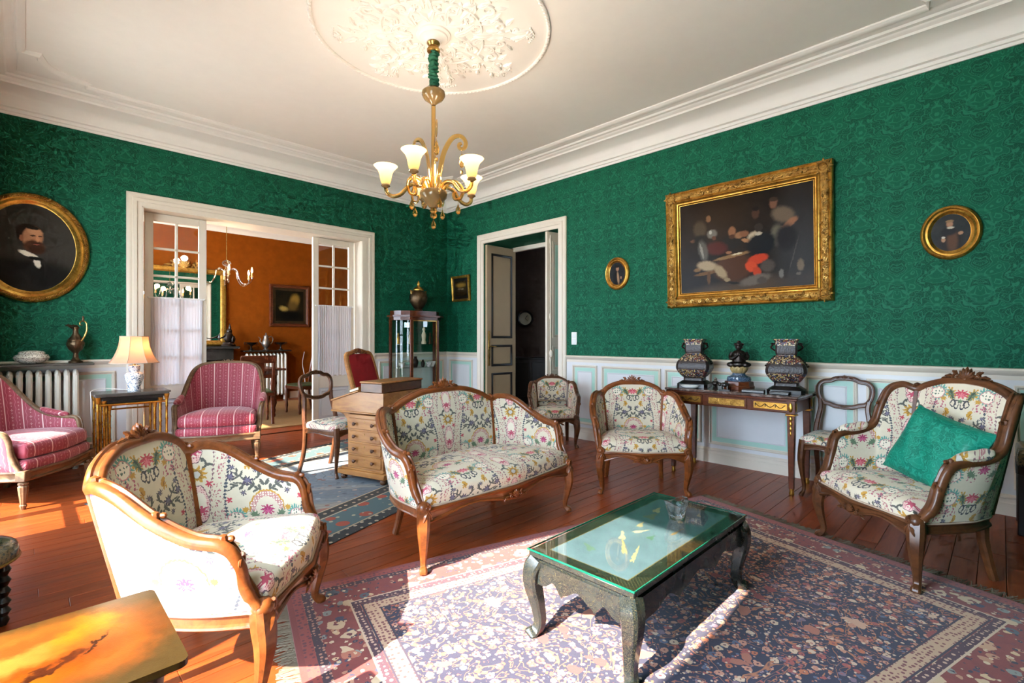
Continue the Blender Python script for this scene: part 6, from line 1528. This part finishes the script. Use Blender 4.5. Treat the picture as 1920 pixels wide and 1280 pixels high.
def rect_picture(name, label, Mx, w, h, prof, fmat, cmat, cat='painting', inner=None):
    t = thing(name, label, cat, M=Mx); m_ = MB(); m_.frame(w, h, prof); obj('frame', m_, fmat, t)
    i, z = prof[-1]; a, b = w / 2 - i, h / 2 - i
    if inner:
        m_ = MB(); m_.frame(2 * a, 2 * b, [(0, z), (inner[0], z)]); obj('mount', m_, inner[1], t, False); a -= inner[0]; b -= inner[0]
    m_ = MB(); m_.add([(-a, -b, z - .001), (a, -b, z - .001), (a, b, z - .001), (-a, b, z - .001)], [(0, 1, 2, 3)]); obj('canvas', m_, cmat, t, False)
FR = [(0, 0), (0, .022), (.006, .03), (.022, .032), (.03, .024), (.036, .026), (.042, .012)]
rect_picture('small_landscape', 'little dark landscape in a gilt frame by the corner', tilt(wallM('R', 5.93, 2.0, .01), 4), .44, .40, FR, M['gilt'], picture('small_landscape', ('1a140c', '3a2a14'), [(0, .05, .12, .03, 0, '8a6a2c', .6), (0, -.03, .12, .02, 0, '3a2c1c', .4), (-.03, -.005, .05, .012, 0, '6a5a48', .4), (.04, -.01, .03, .01, 0, '8a7860', .4)], .4, .01, .35, 8), inner=(.045, M['ebony']))
# switch by the hall door
t = thing('light_switch', 'white double light switch beside the hall doorway', 'switch', M=wallM('R', 3.735, 1.225, 0))
m_ = MB(); m_.box((0, 0, .005), (.082, .155, .010), .003); obj('plate', m_, M['plastic'], t)
for s in (-1, 1):
    m_ = MB(); m_.box((0, s * .036, .0115), (.05, .052, .007), .002); obj('rocker', m_, M['porc'], t)
# hall: clock and dark chest
t = thing('wall_clock', 'round wall clock with a pale dial in the dim hall', 'clock', (7.25, 6.87, 1.63), R(-45))
hm = Matrix.Rotation(R(90), 4, 'X')
m_ = MB(); m_.lathe([(.13, 0), (.14, .02), (.16, .03), (.165, .045), (.15, .055), (.125, .045)], 32, M=hm); m_.f = [f for f in m_.f if len(f) == 4]; obj('case', m_, M['halldark'], t)
m_ = MB(); m_.lathe([(.135, .02), (.135, .035), (0, .036)], 32, M=hm); dl = obj('dial', m_, M['ivory'], t)
for a, L in ((.6, .085), (2.3, .06)):
    m_ = MB(); m_.box((0, -.039, L / 2), (.008, .003, L), 0, Matrix.Rotation(a, 4, 'Y')); obj('hand', m_, M['ebony'], dl, False)
mb = MB(); mb.box((7.3, 6.95, 1.7), (1.6, .06, 3.4), 0, None); mb.v = [Matrix.Translation((7.3, 6.95, 0)) @ Matrix.Rotation(R(-45), 4, 'Z') @ Matrix.Translation((-7.3, -6.95, 0)) @ v for v in mb.v]; struct('wall_hall_angle', mb, M['darkstripe'], 'angled striped wall of the hall', 'wall')
t = thing('hall_chest', 'dark wooden chest standing in the dim hall', 'chest', (6.95, 6.45, 0), R(-45))
m_ = MB(); m_.box((0, 0, .42), (.7, .4, .84), .01); obj('body', m_, M['halldark'], t); m_ = MB(); m_.box((0, 0, .85), (.74, .44, .03), .006); obj('top', m_, M['halldark'], t)
for s in (-1, 1):
    m_ = MB(); m_.box((s * .17, -.205, .45), (.3, .014, .64), .005); obj('door', m_, M['halldark'], t)
# ------------------------------------------------------------------ dining room
t = thing('candle_chandelier', 'curled glass chandelier with lit candle bulbs in the dining room', 'chandelier', (2.2, 8.35, 0))
m_ = MB(); m_.lathe([(.012, 2.18), (.03, 2.20), (.018, 2.23), (.014, 2.32), (.05, 2.34), (.065, 2.37), (.05, 2.40), (.01, 2.42)], 16); obj('stem', m_, M['crystal'], t)
m_ = MB(); m_.tube([(0, 0, 2.41), (0, 0, 3.40)], .005, 6); m_.lathe([(.0, 3.36), (.04, 3.38), (.05, 3.42)], 12); obj('chain', m_, M['brass'], t)
for k in range(6):
    a = R(20 + 60 * k); d = V(math.cos(a), math.sin(a), 0)
    m_ = MB(); m_.tube([d * r + V(0, 0, z) for r, z in cr([(.03, 2.25), (.10, 2.29), (.16, 2.25), (.18, 2.15), (.24, 2.06), (.32, 2.06), (.37, 2.12), (.37, 2.17)], 5)], .009, 8); am = obj('arm', m_, M['crystal'], t)
    m_ = MB(); m_.lathe([(.014, 2.16), (.02, 2.17), (.013, 2.18), (.013, 2.225), (.0, 2.226)], 10, d * .37); obj('candle', m_, M['wax'], am)
    m_ = MB(); m_.lathe([(.006, 2.225), (.016, 2.25), (.012, 2.28), (.003, 2.31), (0, 2.315)], 10, d * .37); obj('bulb', m_, M['candle'], am)
    if k % 2 == 0: lamp_light('dining_glow', tuple(V(2.2, 8.35, 2.30) + d * .33), 5, (1, .70, .38), .04)
# fireplace, mirror
t = thing('fireplace', 'black marble fireplace under the gilt mirror', 'fireplace', (2.05, DY, 0))
m_ = MB(); m_.box((0, -.16, 1.06), (1.66, .34, .05), .008); obj('mantel_shelf', m_, M['stone'], t)
m_ = MB(); m_.box((0, -.12, .93), (1.5, .22, .21), .006); obj('frieze', m_, M['stone'], t)
for s in (-1, 1):
    m_ = MB(); m_.box((s * .62, -.12, .41), (.24, .24, .82), .006); obj('jamb', m_, M['stone'], t)
m_ = MB(); m_.box((0, -.03, .41), (1.0, .04, .82)); obj('firebox', m_, M['ebony'], t, False)
MIR = [(0, 0), (0, .03), (.015, .05), (.04, .055), (.06, .045), (.075, .05), (.09, .03), (.10, .015)]
t = thing('gilt_mirror', 'tall gilt framed mirror over the dining room fireplace', 'mirror', M=Matrix(((1, 0, 0, 2.05), (0, 0, -1, DY - .003), (0, 1, 0, 1.80), (0, 0, 0, 1))))
m_ = MB(); m_.frame(1.36, 1.42, MIR); fr = obj('frame', m_, M['gilt'], t)
m_ = MB(); crest(m_, .7, .16, Matrix.Translation((0, .70, .03))); obj('crest_carving', m_, M['giltrelief'], fr)
m_ = MB(); m_.add([(-.6, -.63, .014), (.6, -.63, .014), (.6, .63, .014), (-.6, .63, .014)], [(0, 1, 2, 3)]); obj('mirror_glass', m_, M['mirror'], t, False)
# bronze group on the mantel
t = thing('bronze_group', 'dark bronze bird sculpture on the mantel', 'sculpture', (2.72, DY - .20, 1.0855), R(30))
m_ = MB(); m_.lathe([(.12, 0), (.125, .02), (.10, .04), (.09, .07)], 14); obj('base', m_, M['bronze'], t)
m_ = MB(); m_.ell((0, 0, .16), (.09, .07, .11), 12); m_.ell((.02, 0, .27), (.05, .045, .06), 10); m_.ell((.03, 0, .34), (.025, .025, .03), 8); m_.lathe([(.018, 0), (.006, .05), (0, .06)], 8, M=Matrix.Translation((.03, 0, .36))); m_.tube(cr([(-.06, 0, .2), (-.13, 0, .16), (-.22, 0, .14), (-.28, 0, .15)], 4), .02, 8, [1 - .06 * i for i in range(13)]); m_.ell((.05, -.05, .13), (.05, .04, .07), 8); obj('bird', m_, M['bronze'], t)
radiator('radiator', 'cream column radiator under the coffee pot in the dining room', 3.02, 11, DY - .13, .10, .93, .07)
m_ = MB(); m_.box((3.41, DY - .13, .985), (.88, .24, .025), .004); tag(obj('radiator_shelf', m_, M['stone']), 'black shelf over the dining room radiator', 'shelf')
t = thing('coffee_pot', 'tall chased silver coffee pot on the dining room radiator shelf', 'coffee pot', (3.40, DY - .13, .998))
m_ = MB(); m_.lathe([(.05, 0), (.055, .012), (.03, .03), (.04, .05), (.075, .10), (.08, .15), (.06, .20), (.042, .24), (.045, .27)], 18); obj('body', m_, M['pewter'], t)
m_ = MB(); m_.lathe([(.046, .27), (.04, .285), (.02, .30), (.012, .31), (.016, .325), (0, .345)], 14); obj('lid', m_, M['pewter'], t)
m_ = MB(); m_.tube(cr([(-.07, 0, .13), (-.11, 0, .17), (-.10, 0, .22), (-.14, 0, .26)], 4), .014, 8, [1.2 - .06 * i for i in range(13)]); obj('spout', m_, M['pewter'], t)
m_ = MB(); m_.tube(cr([(.05, 0, .25), (.10, 0, .27), (.13, 0, .22), (.11, 0, .14), (.075, 0, .11)], 4), .009, 8); obj('handle', m_, M['pewter'], t)
for x, w in ((3.13, 'nearer the fireplace'), (3.68, 'below the dark portrait')):
    t = thing('tazza', f'dark footed bronze cup on the radiator shelf {w}', 'cup', (x, DY - .13, .998), 0, 'pair of bronze cups')
    m_ = MB(); m_.lathe([(.045, 0), (.045, .012), (.015, .03), (.012, .08), (.02, .10), (.08, .13), (.10, .15), (.094, .152), (.03, .125), (0, .12)], 18); obj('cup', m_, M['bronze'], t)
    for s in (-1, 1):
        m_ = MB(); m_.tube(cr([(s * .08, 0, .14), (s * .115, 0, .155), (s * .115, 0, .12), (s * .06, 0, .115)], 3), .006, 6); obj('handle', m_, M['bronze'], t)
FD = [(0, 0), (0, .03), (.012, .045), (.04, .04), (.05, .03), (.062, .035), (.07, .015)]
rect_picture('dark_portrait', 'dark square portrait in a brown frame on the orange wall', Matrix(((1, 0, 0, 3.90), (0, 0, -1, DY - .005), (0, 1, 0, 1.895), (0, 0, 0, 1))), .80, .86, FD, M['mahog'], picture('dark_portrait', ('15120c', '2a2214'), [(.10, .12, .09, .12, -15, '8a6a2c', .5), (.06, .0, .10, .10, 20, '5a4420', .6), (-.12, -.06, .08, .05, -15, '9a8040', .5), (.0, -.2, .25, .1, 0, '0f0d0a', .5)], .5, .02, .35, 6), inner=(.05, M['bronze2']))
# dining table and chairs
t = thing('dining_table', 'dark dining table with turned legs', 'table', (2.05, 8.35, .0125))
m_ = MB(); m_.box((0, 0, .735), (1.7, 1.0, .03), .008); m_.box((0, 0, .68), (1.5, .84, .08), .004); obj('table_top', m_, M['mahog'], t)
for sx in (-1, 1):
    for sy in (-1, 1):
        m_ = MB(); m_.lathe([(.02, 0), (.03, .03), (.022, .06), (.035, .10), (.025, .14), (.05, .22), (.03, .30), (.045, .38), (.03, .44), (.05, .52), (.035, .58), (.045, .64)], 14, (sx * .70, sy * .38, 0)); obj('leg', m_, M['mahog'], t)
def dchair(label, loc, rz):
    t = thing('dining_chair', label, 'chair', loc, rz, 'dining chairs with green seats')
    for s in (-1, 1):
        m_ = MB(); m_.sweep(cr([(s * .19, .24, 0), (s * .19, .20, .22), (s * .19, .19, .45), (s * .20, .23, .70), (s * .205, .29, .96)], 3), rsq(.018, .2), up=(1, 0, 0)); obj('rear_leg', m_, M['mahog'], t)
        m_ = MB(); m_.lathe([(.014, 0), (.022, .03), (.016, .06), (.026, .12), (.018, .2), (.026, .3), (.02, .4)], 12, (s * .2, -.2, 0)); obj('front_leg', m_, M['mahog'], t)
    m_ = MB(); m_.box((0, .287, .92), (.43, .022, .11), .006); obj('top_splat', m_, M['mahog'], t); m_ = MB(); m_.box((0, .228, .68), (.38, .02, .05), .004); obj('lower_splat', m_, M['mahog'], t)
    m_ = MB(); m_.box((0, .258, .80), (.16, .014, .20), .004); obj('centre_splat', m_, M['mahog'], t)
    m_ = MB(); m_.box((0, 0, .42), (.44, .43, .05), .004); obj('seat_frame', m_, M['mahog'], t); obj('seat', seat_mesh(rrect(.43, .42, .03), .44, .465, .02), M['greenseat'], t)
dchair('dining chair partly hidden behind the pink striped armchair', (2.36, 7.58, .0125), R(172)); dchair('dining chair at the end of the table below the dark portrait', (3.30, 8.15, .0125), R(-82))
dchair('dining chair on the fireplace side of the table', (1.7, 9.1, .0125), R(0))
t = thing('floor_plug', 'small black object on the dining room floor by the skirting', 'plug', (4.15, DY - .16, 0)); m_ = MB(); m_.lathe([(.05, 0), (.06, .03), (.05, .07), (.02, .09), (0, .09)], 12); obj('body', m_, M['ebony'], t); m_ = MB(); m_.tube(cr([(0, 0, .08), (.02, .05, .4), (0, .12, .7), (.04, .12, .95)], 4), .006, 5); obj('cord', m_, M['plastic'], t)
